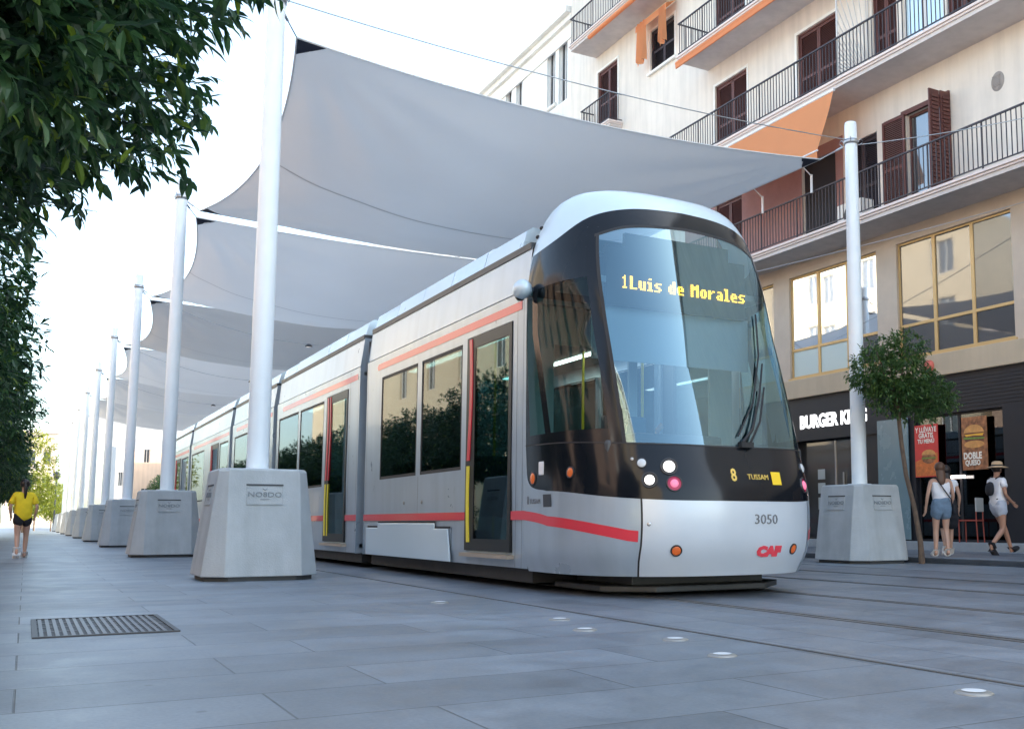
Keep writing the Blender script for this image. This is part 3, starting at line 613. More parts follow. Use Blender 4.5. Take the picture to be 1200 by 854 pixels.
def module(y0,y1,windows,doors,panel=None,front=False):
    holes=[(a,b_,1.27,2.72) for a,b_ in windows]+[(a,b_,.36,2.76) for a,b_ in doors]
    tb=TB()
    for sg in(-1,1):
        fn=lambda y,z,d,sg=sg: Vector((CX+sg*(HW-d-(.045*max(0,(.5-z))/.3 if z<.5 else 0)),y,z))
        wallgrid(tb,fn,y0,y1,.22,3.02,holes,.05)
        # shoulder panel above the black line
        X=lambda i:CX+sg*(HW-i)
        tb.add([(X(.015),y0,3.04),(X(.015),y1,3.04),(X(.06),y1,3.47),(X(.06),y0,3.47)],[(0,1,2,3)])
        tb.add([(X(.05),y0,3.02),(X(.05),y1,3.02),(X(.05),y1,3.04),(X(.05),y0,3.04)],[(0,1,2,3)],1)
        tb.add([(X(0),y0,3.02),(X(0),y1,3.02),(X(.05),y1,3.02),(X(.05),y0,3.02)],[(0,1,2,3)]); tb.add([(X(.015),y0,3.04),(X(.015),y1,3.04),(X(.05),y1,3.04),(X(.05),y0,3.04)],[(0,1,2,3)])
    for yy in ((y1,) if front else (y0,y1)):
        tb.add([(CX-HW,yy,.22),(CX+HW,yy,.22),(CX+HW,yy,3.02),(CX+HW-.06,yy,3.47),(CX-HW+.06,yy,3.47),(CX-HW,yy,3.02)],[(0,1,2,3,4,5)],2)
    tb.add([(CX-HW+.06,y0,3.47),(CX+HW-.06,y0,3.47),(CX+HW-.06,y1,3.47),(CX-HW+.06,y1,3.47)],[(0,1,2,3)],1)
    body=tb.build('car_body',[M['silver'],M['black'],M['silver']],TR)
    # roof fairing in separate panels
    nseg=max(2,round((y1-y0)/1.25)); L0=y0+(.30 if front else .03); L1=y1-.03; st=(L1-L0)/nseg
    for q in range(nseg):
        a_,b_=L0+q*st+.006,L0+(q+1)*st-.006; tb=TB(); hq=.0 if q not in(0,nseg-1) else -.012
        for sg in(-1,1):
            X=lambda i:CX+sg*(HW-i)
            tb.add([(X(.08),a_,3.53),(X(.08),b_,3.53),(X(.135),b_,3.74+hq),(X(.135),a_,3.74+hq),(X(.20),b_,3.785+hq),(X(.20),a_,3.785+hq),(X(.26),b_,3.765+hq),(X(.26),a_,3.765+hq)],[(0,1,2,3),(3,2,4,5),(5,4,6,7)])
            for yy in(a_,b_): tb.add([(X(.08),yy,3.53),(X(.5),yy,3.53),(X(.5),yy,3.76+hq),(X(.20),yy,3.785+hq),(X(.135),yy,3.74+hq)],[(0,1,2,3,4)])
        tb.add([(CX-HW+.2,a_,3.77+hq),(CX+HW-.2,a_,3.77+hq),(CX+HW-.2,b_,3.77+hq),(CX-HW+.2,b_,3.77+hq)],[(0,1,2,3)])
        tb.build('roof_fairing',M['silver_pale'] if q%3!=1 else M['fairing2'],TR)
    tb=TB(); tb.box((CX-HW+.048,y0+.02,3.458),(CX+HW-.048,y1-.02,3.525)); tb.build('roof_gutter',M['darkgrey'],TR)
    # underframe below the skirts
    tb=TB(); tb.box((CX-HW+.12,y0+.05,.08),(CX+HW-.12,y1-.05,.30)); 
    tb.build('underframe',M['black'],TR)
    # stripes
    tb=TB()
    for sg in(-1,1):
        X=CX+sg*(HW+.003)
        ds=sorted(doors); segs=[];c=y0
        for a,b_ in ds: segs.append((c,a)); c=b_
        segs.append((c,y1))
        for a,b_ in segs:
            if b_-a>.05: tb=TB(); tb.add([(X,a,.70),(X,b_,.70),(X,b_,.79),(X,a,.79)],[(0,1,2,3)]); tb.build('stripe',M['red'],TR)
        tb=TB(); tb.add([(X,y0+.1,2.835),(X,y1-.55,2.835),(X,y1-.5,2.88),(X,y1-.55,2.925),(X,y0+.1,2.925)],[(0,1,2,3,4)]); tb.build('stripe',M['red'],TR)
    # interior
    tb=TB(); tb.box((CX-HW+.06,y0,.30),(CX+HW-.06,y1,.355)); tb.box((CX-HW+.06,y0,2.9),(CX+HW-.06,y1,2.95)); tb.build('saloon_shell',M['interior'],TR)
    tb=TB()
    for a,b_ in windows:
        yy=a+.15
        while yy<b_-.4:
            for xx in(CX-HW+.12,CX+HW-.95):
                tb.box((xx,yy,.75),(xx+.83,yy+.42,.84)); tb.box((xx,yy+.40,.84),(xx+.83,yy+.47,1.48))
            yy+=.78
    tb.build('seats',M['seat'],TR,bevel=.02)
    tb=TB()
    for a,b_ in doors+windows[:1]:
        for xx in(CX-.62,CX+.62): tb.tube([(xx,(a+b_)/2,.35),(xx,(a+b_)/2,2.9)],.018,8)
    tb.build('grab_pole',M['yellow'],TR)
    tb=TB(); 
    for xx in(CX-.75,CX+.75): tb.box((xx-.05,y0+.3,2.885),(xx+.05,y1-.3,2.898))
    tb.build('ceiling_light',M['striplight'],TR)
    # windows
    for sg in(-1,1):
        for a,b_ in windows:
            tb=TB(); xg=CX+sg*(HW-.012); tb.box((xg-.004,a+.004,1.274),(xg+.004,b_-.004,2.716)); o=tb.build('window',M['tglass'],TR)
            tb=TB(); xf=CX+sg*(HW-.006)
            for (ya,yb,za,zb) in((a,a+.035,1.27,2.72),(b_-.035,b_,1.27,2.72),(a,b_,1.27,1.31),(a,b_,2.68,2.72)): tb.box((xf-.004,ya+.001,za+.001),(xf+.004,yb-.001,zb-.001))
            tb.build('window_seal',M['black'],o)
        for a,b_ in doors:
            tb=TB(); xg=CX+sg*(HW+.004)
            for (ya,yb,za,zb) in((a+.01,a+.08,.37,2.75),(b_-.26,b_-.01,.37,2.75),(a+.08,b_-.26,.37,.50),(a+.08,b_-.26,2.62,2.75)):
                tb.box((xg-sg*.03,ya,za),(xg+sg*.006,yb,zb))
            dr=tb.build('door',M['doorframe'],TR)
            tb=TB(); tb.box((xg-sg*.006,a+.08,.50),(xg,b_-.26,2.62)); tb.build('door_glass',M['doorglass'],dr)
            tb=TB(); tb.box((xg-.05,a-.03,.305),(xg+.03,b_+.03,.345)); tb.build('door_sill',mat('door_sill_metal',(.5,.42,.34),.4,.6) if 'sillm' not in M else M['sillm'],dr)
            ym=b_-.13
            bow=lambda t:.05*math.sin(t*math.pi)
            for (za,zb,mk,nm) in((1.36,2.73,'redrail','red_edge_strip'),(.46,1.30,'yellow','yellow_edge_strip')):
                for kk in ((0,) if panel else (0,-.16)):
                    tb=TB(); pts=[]
                    for q in range(9):
                        t=q/8; z=za+(zb-za)*t; tt=(z-.46)/2.3; pts.append((xg+sg*.016,ym+kk+.035*math.sin(tt*math.pi*2),z))
                    for q in range(8):
                        p,r_=pts[q],pts[q+1]; hh=.038 if kk==0 else .022
                        tb.add([(p[0],p[1]-hh,p[2]),(p[0],p[1]+hh,p[2]),(r_[0],r_[1]+hh,r_[2]),(r_[0],r_[1]-hh,r_[2])],[(0,1,2,3)],0,True)
                        tb.add([(p[0]-sg*.012,p[1]+hh,p[2]),(p[0],p[1]+hh,p[2]),(r_[0],r_[1]+hh,r_[2]),(r_[0]-sg*.012,r_[1]+hh,r_[2])],[(0,1,2,3)]); tb.add([(p[0]-sg*.012,p[1]-hh,p[2]),(p[0],p[1]-hh,p[2]),(r_[0],r_[1]-hh,r_[2]),(r_[0]-sg*.012,r_[1]-hh,r_[2])],[(0,1,2,3)])
                    tb.build(nm,M[mk],dr)
    if panel:
        for sg in(-1,1):
            tb=TB(); X0=CX+sg*(HW-.006)
            a,b_=panel; pl=[(a,.225),(b_,.225),(b_,.60),(b_-.55,.60),(b_-.55,.665),(a+.55,.665),(a+.55,.60),(a+.10,.60)]
            tb.prism(pl,lambda p:(X0,p[0],p[1]),lambda p:(X0+sg*.022,p[0],p[1])); tb.build('hatch_panel',M['silver_pale'],TR,bevel=.006)
            tb=TB(); X1=CX+sg*(HW+.0015)
            for (ya,yb,za,zb) in((a+.02,a+.57,.605,.63),(b_-.57,b_-.02,.605,.63),(a+.53,b_-.53,.668,.69),(a-.02,a-.001,.225,.62),(a+.535,a+.552,.60,.69),(b_-.552,b_-.535,.60,.69)): tb.add([(X1,ya,za),(X1,yb,za),(X1,yb,zb),(X1,ya,zb)],[(0,1,2,3)])
            tb.build('hatch_gap',M['black'],TR)
            tb=TB()
            for yy,zz in((13.1,.93),(12.4,.93)): tb.lathe([(.001,.012),(.02,.01),(.028,0)],(CX+sg*HW,yy,zz),12,0,Matrix.Rotation(sg*math.pi/2,3,'Y'))
            tb.build('lock_button',M['brass'],TR)
    # vertical panel joints
    tb=TB()
    for sg in(-1,1):
        X1=CX+sg*(HW+.0010)
        for yy in (y0+.06,y1-.07): tb.add([(X1,yy,.23),(X1,yy+.006,.23),(X1,yy+.006,3.0),(X1,yy,3.0)],[(0,1,2,3)])
        tb.add([(X1,y0+.01,1.215),(X1,y1-.01,1.215),(X1,y1-.01,1.220),(X1,y0+.01,1.220)],[(0,1,2,3)]) if not doors else None
    for sg in(-1,1):
        X1=CX+sg*(HW+.0012)
        for a,b_ in windows[:1]:
            tb.add([(X1,b_+.06,.23),(X1,b_+.068,.23),(X1,b_+.068,1.25),(X1,b_+.06,1.25)],[(0,1,2,3)])
        for a,b_ in doors:
            tb.add([(X1,a-.12,.23),(X1,a-.112,.23),(X1,a-.112,3.0),(X1,a-.12,3.0)],[(0,1,2,3)])
    tb.build('panel_joint',M['darkgrey'],TR)
M['sillm']=mat('door_sill_metal',(.5,.42,.34),.4,.6)
module(YR,14.95,[(11.08,12.50),(12.66,14.22)],[(9.65,10.92)],(11.35,14.75),True)
module(15.35,21.3,[(17.5,19.25),(19.4,21.1)],[(15.98,17.3)])
module(21.68,26.5,[(21.95,23.95),(24.1,26.2)],[])
module(26.9,33.8,[(27.1,28.4),(31.1,33.6)],[(28.6,29.9)])
module(34.2,41.6,[(34.4,36.0),(37.7,39.2)],[(36.2,37.5)])
for (a,b_) in((14.93,15.37),(21.28,21.70),(26.48,26.92),(33.78,34.22)):
    tb=TB(); k=a
    m0=(a+b_)/2
    pts=[(a,.10),(a+.07,.19),(a+.14,.12),(m0,.20),(b_-.14,.12),(b_-.07,.19),(b_,.10)]
    for (p,q) in zip(pts,pts[1:]):
        for sg in(-1,1): tb.add([(CX+sg*(HW-p[1]),p[0],.22),(CX+sg*(HW-q[1]),q[0],.22),(CX+sg*(HW-q[1]),q[0],3.42),(CX+sg*(HW-p[1]),p[0],3.42)],[(0,1,2,3)])
        tb.add([(CX-HW+p[1],p[0],3.42),(CX+HW-p[1],p[0],3.42),(CX+HW-q[1],q[0],3.42),(CX-HW+q[1],q[0],3.42)],[(0,1,2,3)])
    tb.build('gangway_bellows',M['black'],TR)
# rear cab as a plain rounded end
tb=TB(); vs=[]
RZ=[(.22,1.30,1.2),(.9,1.325,1.35),(2.4,1.32,1.0),(3.1,1.29,.7),(3.5,1.2,.35),(3.74,1.05,.1)]
for z,wv,D in RZ:
    for i in range(21):
        t=-math.pi/2+math.pi*i/20; vs.append((CX+wv*math.copysign(abs(math.sin(t))**.77,math.sin(t)),41.6+D*abs(math.cos(t))**.77,z))
tb.add(vs,[(j*21+i,j*21+i+1,(j+1)*21+i+1,(j+1)*21+i) for j in range(5) for i in range(20)],0,True); tb.add(vs[-21:],[tuple(range(21))]); tb.build('rear_cab',M['silver'],TR)
# front underframe: tray and bumper beam seen below the nose
tb=TB(); poly=[(CX-1.0,9.3),(CX-1.0,8.35),(CX-.62,7.98),(CX+.62,7.98),(CX+1.05,8.35),(CX+1.05,9.3)]
tb.prism(poly,lambda p:(p[0],p[1],.045),lambda p:(p[0],p[1],.10)); tb.box((CX-.75,8.2,.10),(CX+.75,9.3,.24)); tb.build('front_tray',M['darkgrey'],TR,bevel=.01)
tb=TB(); rim=[P(-2+4*i/60,.205) for i in range(61)]; tb.add(rim,[tuple(range(61))]); tb.build('nose_floor',M['black'],TR)
for yy in(11.9,13.6,23.3,24.9,37.0,38.8):
    for sg in(-1,1):
        tb=TB(); tb.lathe([(.001,-.06),(.27,-.06),(.29,-.04),(.29,.04),(.27,.06),(.001,.06)],(CX+sg*.72,yy,.295),24,0,Matrix.Rotation(math.pi/2,3,'Y')); tb.build('wheel',M['darkgrey'],TR)
# rear-view camera pod
for sg in(-1,1):
    tb=TB(); c=Vector((CX+sg*(HW+.10),9.22,2.99)); tb.ell(c,.09,.13,.10,18); tb.tube([c,c-Vector((sg*.14,-.05,0))],.045,10); o=tb.build('camera_pod',M['silver_pale'],TR)
    tb=TB(); tb.ell(c+Vector((0,.04,-.07)),.05,.06,.04,12); tb.build('lens',M['black'],o)
tb=TB()
for dz in(3.58,3.68): 
    for sg in(-1,1): tb.ell(Vector((P(sg*1.9,dz))),.025,.025,.022,10)
tb.build('roof_bolt',M['black'],TR)
# roof equipment
tb=TB(); tb.box((CX-.8,15.8,3.75),(CX+.8,20.6,3.98)); tb.box((CX-.7,27.6,3.75),(CX+.7,31.6,4.02)); tb.build('roof_unit',M['silver_pale'],TR,bevel=.04)
#@@PART2@@
# ------------------------------------------------------------------ raised pavement on the far side
g=MB(); g.box((13.0,-40,.0),(16.9,160,.10)); tag(g.build('pavement',paving('granite_pavement',.9,.5,True,(.148,.172,.205)),bevel=.02),kind='structure')
# ------------------------------------------------------------------ main building
FX=16.9
BD=empty('apartment_building',(FX,12,0),0,'cream apartment building with long iron balconies, brown shutters and a dark shop at street level','building')
BO=Vector((FX,12,0))
class BB(MB):
    def build(s,name,mats,parent=BD,**k):
        s.v=[tuple(Vector(v)-BO) for v in s.v]; return MB.build(s,name,mats,parent,**k)
Ff=lambda y,z,d: Vector((FX+d,y,z))
mez=[(9.7,12.9),(13.55,16.75),(17.4,20.6),(21.25,24.45)]
bay=[(5.2,8.6),(9.0,12.8),(13.95,16.35),(18.15,20.6)]
b=BB(); wallgrid(b,Ff,-13,33.3,.12,3.82,[(a,c,.27,3.0 if a<18 else 2.75) for a,c in bay],.35); b.build('shopfront_wall',M['store'])
b=BB(); wallgrid(b,Ff,-13,33.3,4.30,7.36,[(a,c,4.36,7.02) for a,c in mez],.14); b.build('stone_wall',M['beige'])
b=BB(); b.box((FX-.10,-13,3.82),(FX+.2,33.3,4.30)); b.build('fascia',M['beigepanel'],bevel=.015)
ups=[(15.1,16.3,7.57,9.95),(17.25,18.35,7.57,9.9),(18.7,20.0,7.57,9.9),(22.6,23.9,7.57,9.9),
 (14.2,15.0,11.03,13.4),(15.1,16.35,11.03,13.4),(16.5,17.3,11.03,13.4),(18.55,20.1,11.03,13.5),(22.3,23.85,11.03,13.5),
 (15.2,16.6,14.35,16.8),(18.6,20.1,14.35,16.8),(22.35,23.8,14.35,16.8),(26.05,27.5,15.35,16.78),(29.7,31.15,14.35,16.78),(27.9,29.2,17.62,20.0),(23.0,24.4,17.62,20.0)]
b=BB(); wallgrid(b,Ff,-13,33.3,7.36,21.0,ups,.22); b.build('rendered_wall',M['wall'])
b=BB(); b.box((FX+.6,-13,.1),(29,33.2,20.9)); b.box((FX-.01,-13,20.98),(29,33.3,21.4)); b.box((FX+.02,33.2,.1),(29,33.3,21)); b.box((FX+.02,-12.9,.1),(29,-12.8,20.9)); b.box((FX+.5,-13,.1),(FX+.55,33.2,21)); b.build('building_core',M['roof'])
b=BB(); b.box((FX-.35,-13,21.4),(FX+.3,33.3,21.6)); b.build('roof_cornice',M['slabedge'])
# mezzanine windows
for wi,(a,c) in enumerate(mez):
    b=BB(); X0=FX+.06; X1=FX+.12
    xs=[a+(c-a)*k/3 for k in range(4)]
    for k,yy in enumerate(xs): 
        w_=.05 if k in(0,3) else .045
        y0_=yy if k==0 else yy-(w_ if k==3 else w_/1); y1_=yy+w_ if k<3 else yy
        b.box((X0,y0_,4.36),(X1,y1_,7.02))
    for zz in(4.36,6.97): b.box((X0+.003,a,zz),(X1-.003,c,zz+.05))
    b.box((X0+.004,a,5.06),(X1-.004,c,5.13))
    fr=b.build('window',M['winframe'],bevel=.006)
    for k in range(3):
        ya,yb=xs[k]+.045,xs[k+1]-.045
        b=BB(); q=random.uniform(-.012,.012); b.add([(X0+.03,ya,5.12),(X0+.03+q,yb,5.12),(X0+.03+q,yb,6.98),(X0+.03,ya,6.98)],[(0,1,2,3)]); b.build('pane',M['winglass'],fr)
        b=BB(); b.box((X0+.03,ya,4.40),(X0+.035,yb,5.07)); b.build('lower_pane',M['frost'] if wi==2 and k>0 or wi==3 else M['storeglass'],fr)
    b=BB(); b.box((FX-.03,a-.05,4.303),(FX+.06,c+.05,4.36)); b.build('sill',M['winframe'],fr)
# balconies
def balcony(y0,y1,z,xo=15.8,h=1.0,roll=None,sub=False):
    b=BB(); b.box((xo+.06,y0+.03,z),(FX-.001,y1-.03,z+.09)); sl=b.build('balcony_slab',M['slab'])
    b=BB(); b.box((xo+.02,y0,z+.09),(FX-.001,y1,z+.14)); b.box((xo-.02,y0-.03,z+.14),(FX-.001,y1+.03,z+.20)); b.build('slab_moulding',M['slabedge'],sl,bevel=.008)
    zt=z+.20; b=BB()
    b.box((xo+.02,y0+.02,zt+h-.02),(xo+.065,y1-.02,zt+h+.012)); b.box((xo+.03,y0+.02,zt+.06),(xo+.055,y1-.02,zt+.085))
    for yy in(y0+.02,y1-.065): b.box((xo+.06,yy,zt+h-.02),(FX,yy+.045,zt+h+.012)); b.box((xo+.06,yy+.01,zt+.06),(FX,yy+.035,zt+.085))
    k=y0+.05; i=0
    while k<y1-.05:
        r_=.0085 if i%12 else .014
        b.box((xo+.042-r_,k-r_,zt if i%12==0 else zt+.085),(xo+.042+r_,k+r_,zt+h-.02)); k+=.118; i+=1
    for yy in(y0+.042,y1-.042):
        k=xo+.16
        while k<FX-.05: b.box((k-.0085,yy-.0085,zt+.085),(k+.0085,yy+.0085,zt+h-.02)); k+=.118
    b.build('railing',M['rail'],sl)
    return sl
balcony(9.0,26.5,7.36); balcony(9.0,27.5,10.82); balcony(13.0,24.24,14.14); balcony(22.5,31.3,17.40)
balcony(29.35,31.5,14.14,16.35)
# shutters, doors
def louvre(b,ya,yb,za,zb,x,mi=0,n_=None):
    b.box((x-.02,ya,za),(x+.02,ya+.06,zb),mi); b.box((x-.02,yb-.06,za),(x+.02,yb,zb),mi)
    for zz in(za,zb-.07,(za+zb)/2-.04): b.box((x-.019,ya+.06,zz),(x+.019,yb-.06,zz+.08),mi)
    k=za+.09
    while k<zb-.08:
        b.add([(x-.017,ya+.06,k),(x-.017,yb-.06,k),(x+.012,yb-.06,k+.042),(x+.012,ya+.06,k+.042)],[(0,1,2,3)],mi); k+=.045
def closed(ya,yb,za,zb,mk='shutter',name='shuttered_door'):
    m=(ya+yb)/2
    b=BB(); louvre(b,ya+.04,m-.004,za,zb-.05,FX+.10); fr=b.build('shutter',M[mk]); b=BB(); louvre(b,m+.004,yb-.04,za,zb-.05,FX+.10); b.build('shutter',M[mk])
    b=BB(); b.box((FX+.05,ya,za),(FX+.16,ya+.04,zb)); b.box((FX+.05,yb-.04,za),(FX+.16,yb,zb)); b.box((FX+.052,ya,zb-.045),(FX+.158,yb,zb)); b.build('shutter_frame',M[mk])
    b=BB(); b.box((FX+.2,ya,za),(FX+.22,yb,zb)); b.build('door_backing',M['store2'])
for q in ups:
    if q[0] in(15.1,) or q[0]==18.7: continue
    closed(*q,mk='shutterdark' if q[0] in(17.25,26.05) else 'shutter')
# white reveals round the upper openings
for (ya,yb,za,zb) in ((22.3,23.85,11.03,13.5),(18.55,20.1,11.03,13.5),(29.7,31.15,14.35,16.78),(26.05,27.5,15.35,16.78),(22.35,23.8,14.35,16.8)):
    b=BB(); b.box((FX-.012,ya-.08,za),(FX+.02,ya-.001,zb+.08)); b.box((FX-.012,yb+.001,za),(FX+.02,yb+.08,zb+.08)); b.box((FX-.0115,ya-.001,zb+.001),(FX+.02,yb+.001,zb+.079)); b.build('door_surround',M['wallwhite'])
# open balcony door with its shutters folded back
def glazed(ya,yb,za,zb,curt=False):
    b=BB(); m=(ya+yb)/2
    for (a,c) in((ya,ya+.05),(m-.035,m+.035),(yb-.05,yb)): b.box((FX+.10,a,za),(FX+.15,c,zb))
    for zz in(za,zb-.06): b.box((FX+.102,ya,zz),(FX+.148,yb,zz+.06))
    fr=b.build('balcony_door',M['shutter'] if not curt else M['whiteframe']); b=BB(); b.box((FX+.12,ya+.05,za+.06),(FX+.125,yb-.05,zb-.06)); b.build('pane',M['winglass'] if not curt else M['curtainglass'],fr)
def folds(nm,c):
    return mat(nm,c,.6)
M['curtainglass']=coated('pale_curtain_behind_glass',(.45,.60,.66),.22)
glazed(15.1,16.3,7.57,9.95); glazed(15.1,16.35,11.03,13.4,True)
b=BB(); louvre(b,16.30,17.0,7.60,9.98,FX-.06); b.build('shutter',M['shutter'])
b=BB(); 
for kk,(xa) in enumerate((FX-.62,FX-.31)):
    b.box((xa,15.02-.03*kk,7.60),(xa+.30,15.055-.03*kk,10.0)); 
    for q in range(24): b.box((xa+.05,14.995-.03*kk,7.75+q*.09),(xa+.25,15.0-.03*kk+.02,7.80+q*.09))
b.build('shutter',M['shutter'])
b=BB(); b.box((FX-.05,15.0,9.95),(FX+.03,16.42,10.06)); b.build('door_head',M['shutter'])
b=BB(); b.box((FX+.10,18.7,7.57),(FX+.12,20.0,9.9)); b.build('dark_doorway',M['store2'])
b=BB(); b.box((FX-.012,17.3,7.58),(FX-.003,24.2,9.98)); 
# awning's reddish light and shade put into wall colour, cut round the doorways
b=BB(); wallgrid(b,lambda y,z,d:Vector((FX-.008+d,y,z)),18.42,25.5,7.57,10.2,[(18.7,20.0,7.57,9.9),(22.6,23.9,7.57,9.9)],.006); b.build('awning_tint_bay',mat('reddish_awning_shade',(.33,.19,.18),.85,var=.12,vscale=2))
# wall vent
b=BB(); b.lathe([(.001,.05),(.09,.045),(.15,.02),(.17,0)],(FX,13.72,9.78),24,0,Matrix.Rotation(-math.pi/2,3,'Y'),True,(1.25,1,1)); 
for k in range(-3,4): b.box((FX-.056,13.72-.10,9.78+k*.035-.006),(FX-.045,13.72+.10,9.78+k*.035+.006))
b.build('wall_vent',mat('grey_vent',(.30,.27,.25),.6))
# fan-shaped balcony divider
def fan(y,z):
    b=BB(); c=Vector((FX-.02,y,z+.05))
    b.box((FX-.03,y-.012,z),(FX-.001,y+.012,z+2.45)); b.box((15.86,y-.015,z),(15.89,y+.015,z+2.3))
    for k in range(15):
        t=R(92+k*5.6); e=c+Vector((math.cos(t)*2.3,0,math.sin(t)*2.3)); 
        if e.x<15.88: f_=(15.88-c.x)/(e.x-c.x); e=c+(e-c)*f_
        if e.z>z+2.4: f_=(z+2.4-c.z)/(e.z-c.z); e=c+(e-c)*f_
        b.tube([c,e],.012,5)
    b.build('fan_divider',M['whiteframe'])
fan(17.42,11.02)
# awnings
def awning(y0,y1,pts,th=.008,valance=.18,ribs=True):
    b=BB(); n_=len(pts); vs=[]
    for (x,z) in pts:
        for k in range(11): 
            t=k/10; vs.append((x,y0+(y1-y0)*t,z-.03*math.sin(math.pi*t)*(1 if (x,z)!=pts[0] else 0)+.006*math.sin(t*40)))
    fs=[(j*11+k,j*11+k+1,(j+1)*11+k+1,(j+1)*11+k) for j in range(n_-1) for k in range(10)]
    b.add(vs,fs,0,True); x,z=pts[-1]
    vv=[(x,y0+(y1-y0)*k/30,z-.03*math.sin(math.pi*k/30)) for k in range(31)]; vl=[(p[0]+.02*math.sin(i*1.7),p[1],p[2]-valance-.025*math.sin(i*1.3)) for i,p in enumerate(vv)]
    b.add(vv+vl,[(k,k+1,32+k,31+k) for k in range(30)],0,True)
    o=b.build('awning',M['orange'],recalc=False)
    b=BB(); b.tube([(x,y0-.02,z),(x,y1+.02,z)],.022,8); b.tube([(pts[0][0],y0-.03,pts[0][1]),(pts[0][0],y1+.03,pts[0][1])],.04,8); b.build('awning_bar',M['white'],o)
    return o
aw=awning(17.55,22.9,[(15.84,10.80),(15.70,10.30),(15.50,9.75),(15.30,9.22)])
b=BB()
for yy in(18.3,20.2,22.4): b.box((15.74,yy-.02,8.50),(15.78,yy+.02,8.95)); b.tube([(15.78,yy,8.9),(15.32,yy,9.22)],.014,6)
b.build('awning_arm',M['white'],aw)
b=BB(); b.tube([(15.72,13.6,14.03),(15.72,24.1,14.03)],.075,12); b.box((15.66,13.6,13.88),(15.70,24.1,14.0)); b.build('rolled_awning',M['orange'])
b=BB(); b.tube([(15.72,26.6,17.2),(15.72,29.6,17.2)],.075,12); b.build('rolled_awning',M['orange'])
b=BB(); b.tube([(16.2,26.0,17.28),(15.72,26.4,17.2)],.03,6); b.build('awning_bracket',M['rail'])
# draped window awning
b=BB(); 
for (ya,yb,zt,zb,x) in((25.95,26.35,16.95,15.75,16.5),(27.15,27.75,17.0,15.6,16.5)):
    n_=10; vs=[(x+.05*math.sin(k*2.1),ya+(yb-ya)*k/n_,zt) for k in range(n_+1)]+[(x+.10*math.sin(k*2.1+.5),ya+(yb-ya)*k/n_,zb+.06*math.sin(k)) for k in range(n_+1)]
    b.add(vs,[(k,k+1,n_+2+k,n_+1+k) for k in range(n_)],0,True)
vs=[(16.86,25.9,17.15),(16.86,27.8,17.15),(16.5,27.8,16.98),(16.5,25.9,16.98),(16.49,27.8,16.75),(16.49,25.9,16.75)]; b.add(vs,[(0,1,2,3),(3,2,4,5)])
b.build('window_awning',M['orange'],recalc=False)
b=BB(); b.box((FX-.10,25.95,15.26),(FX+.02,27.6,15.34)); b.build('window_sill',M['wallwhite'])
# air conditioner on the balcony
b=BB(); b.box((16.45,17.35,7.57),(16.85,18.2,8.25)); o=b.build('air_conditioner',M['wallwhite'],bevel=.02); b=BB(); b.lathe([(.24,.0),(.25,.012),(.22,.014),(.05,.014),(.001,.014)],(16.449,17.7,7.92),20,0,Matrix.Rotation(-math.pi/2,3,'Y')); b.build('fan_grille',M['darkgrey'],o)
# shop: interior recess, glass, sign, posters
b=BB()
for a,c in bay: b.box((FX+.42,a-.2,.1),(FX+.45,c+.2,3.3))
b.build('shop_interior',M['store2'])
for a,c in bay[:3]:
    b=BB(); zt=3.0; b.box((FX+.08,a,.27),(FX+.13,a+.05,zt)); b.box((FX+.08,c-.05,.27),(FX+.13,c,zt)); m=(a+c)/2; b.box((FX+.08,m-.03,.27),(FX+.13,m+.03,zt))
    for zz in(.27,2.95): b.box((FX+.083,a,zz),(FX+.127,c,zz+.05))
    o=b.build('shop_window',M['store'],BD,bevel=.005); b=BB(); b.box((FX+.10,a+.05,.32),(FX+.105,c-.05,2.95)); b.build('pane',glass('shop_pane',(.35,.38,.40),.03,.7) if 'shopg' not in M else M['shopg'],o); 
b=BB(); b.box((FX+.25,18.15,.27),(FX+.30,20.6,2.75)); b.build('shop_door',M['storeglass'])
for (yy,z0,z1) in((19.75,1.75,2.0),(19.75,1.40,1.66),(19.75,1.0,1.3),(18.5,1.75,2.6),(18.5,1.2,1.6)): b=BB(); b.box((FX+.235,yy-.13,z0),(FX+.245,yy+.13,z1)); b.build('door_notice',M['notice'])
b=BB(); b.box((FX+.23,19.2,.3),(FX+.25,19.24,2.7)); b.box((FX+.23,18.9,1.1),(FX+.2,18.93,1.9)); b.build('door_handle',M['lens'])
b=BB(); b.box((FX-.06,16.50,.30),(FX-.03,17.45,3.0)); b.build('blue_glass_panel',M['bluepanel'],bevel=.005)
b=BB()
for k in range(9): b.box((FX+.04,12.6,3.08+k*.075),(FX-.012,16.3,3.10+k*.075))
b.build('vent_grille',M['store'])
b=BB(); b.box((FX-.05,17.0,2.72),(FX+.0,21.3,3.62)); sg_=b.build('sign_board',M['store'])
b=BB(); put_text(b,'BURGER KING',.45,(FX-.056,18.98,3.17),(0,-1,0),(0,0,1),.02,0,sx=.84,bold=.014); b.build('sign_lettering',M['sign'],sg_)
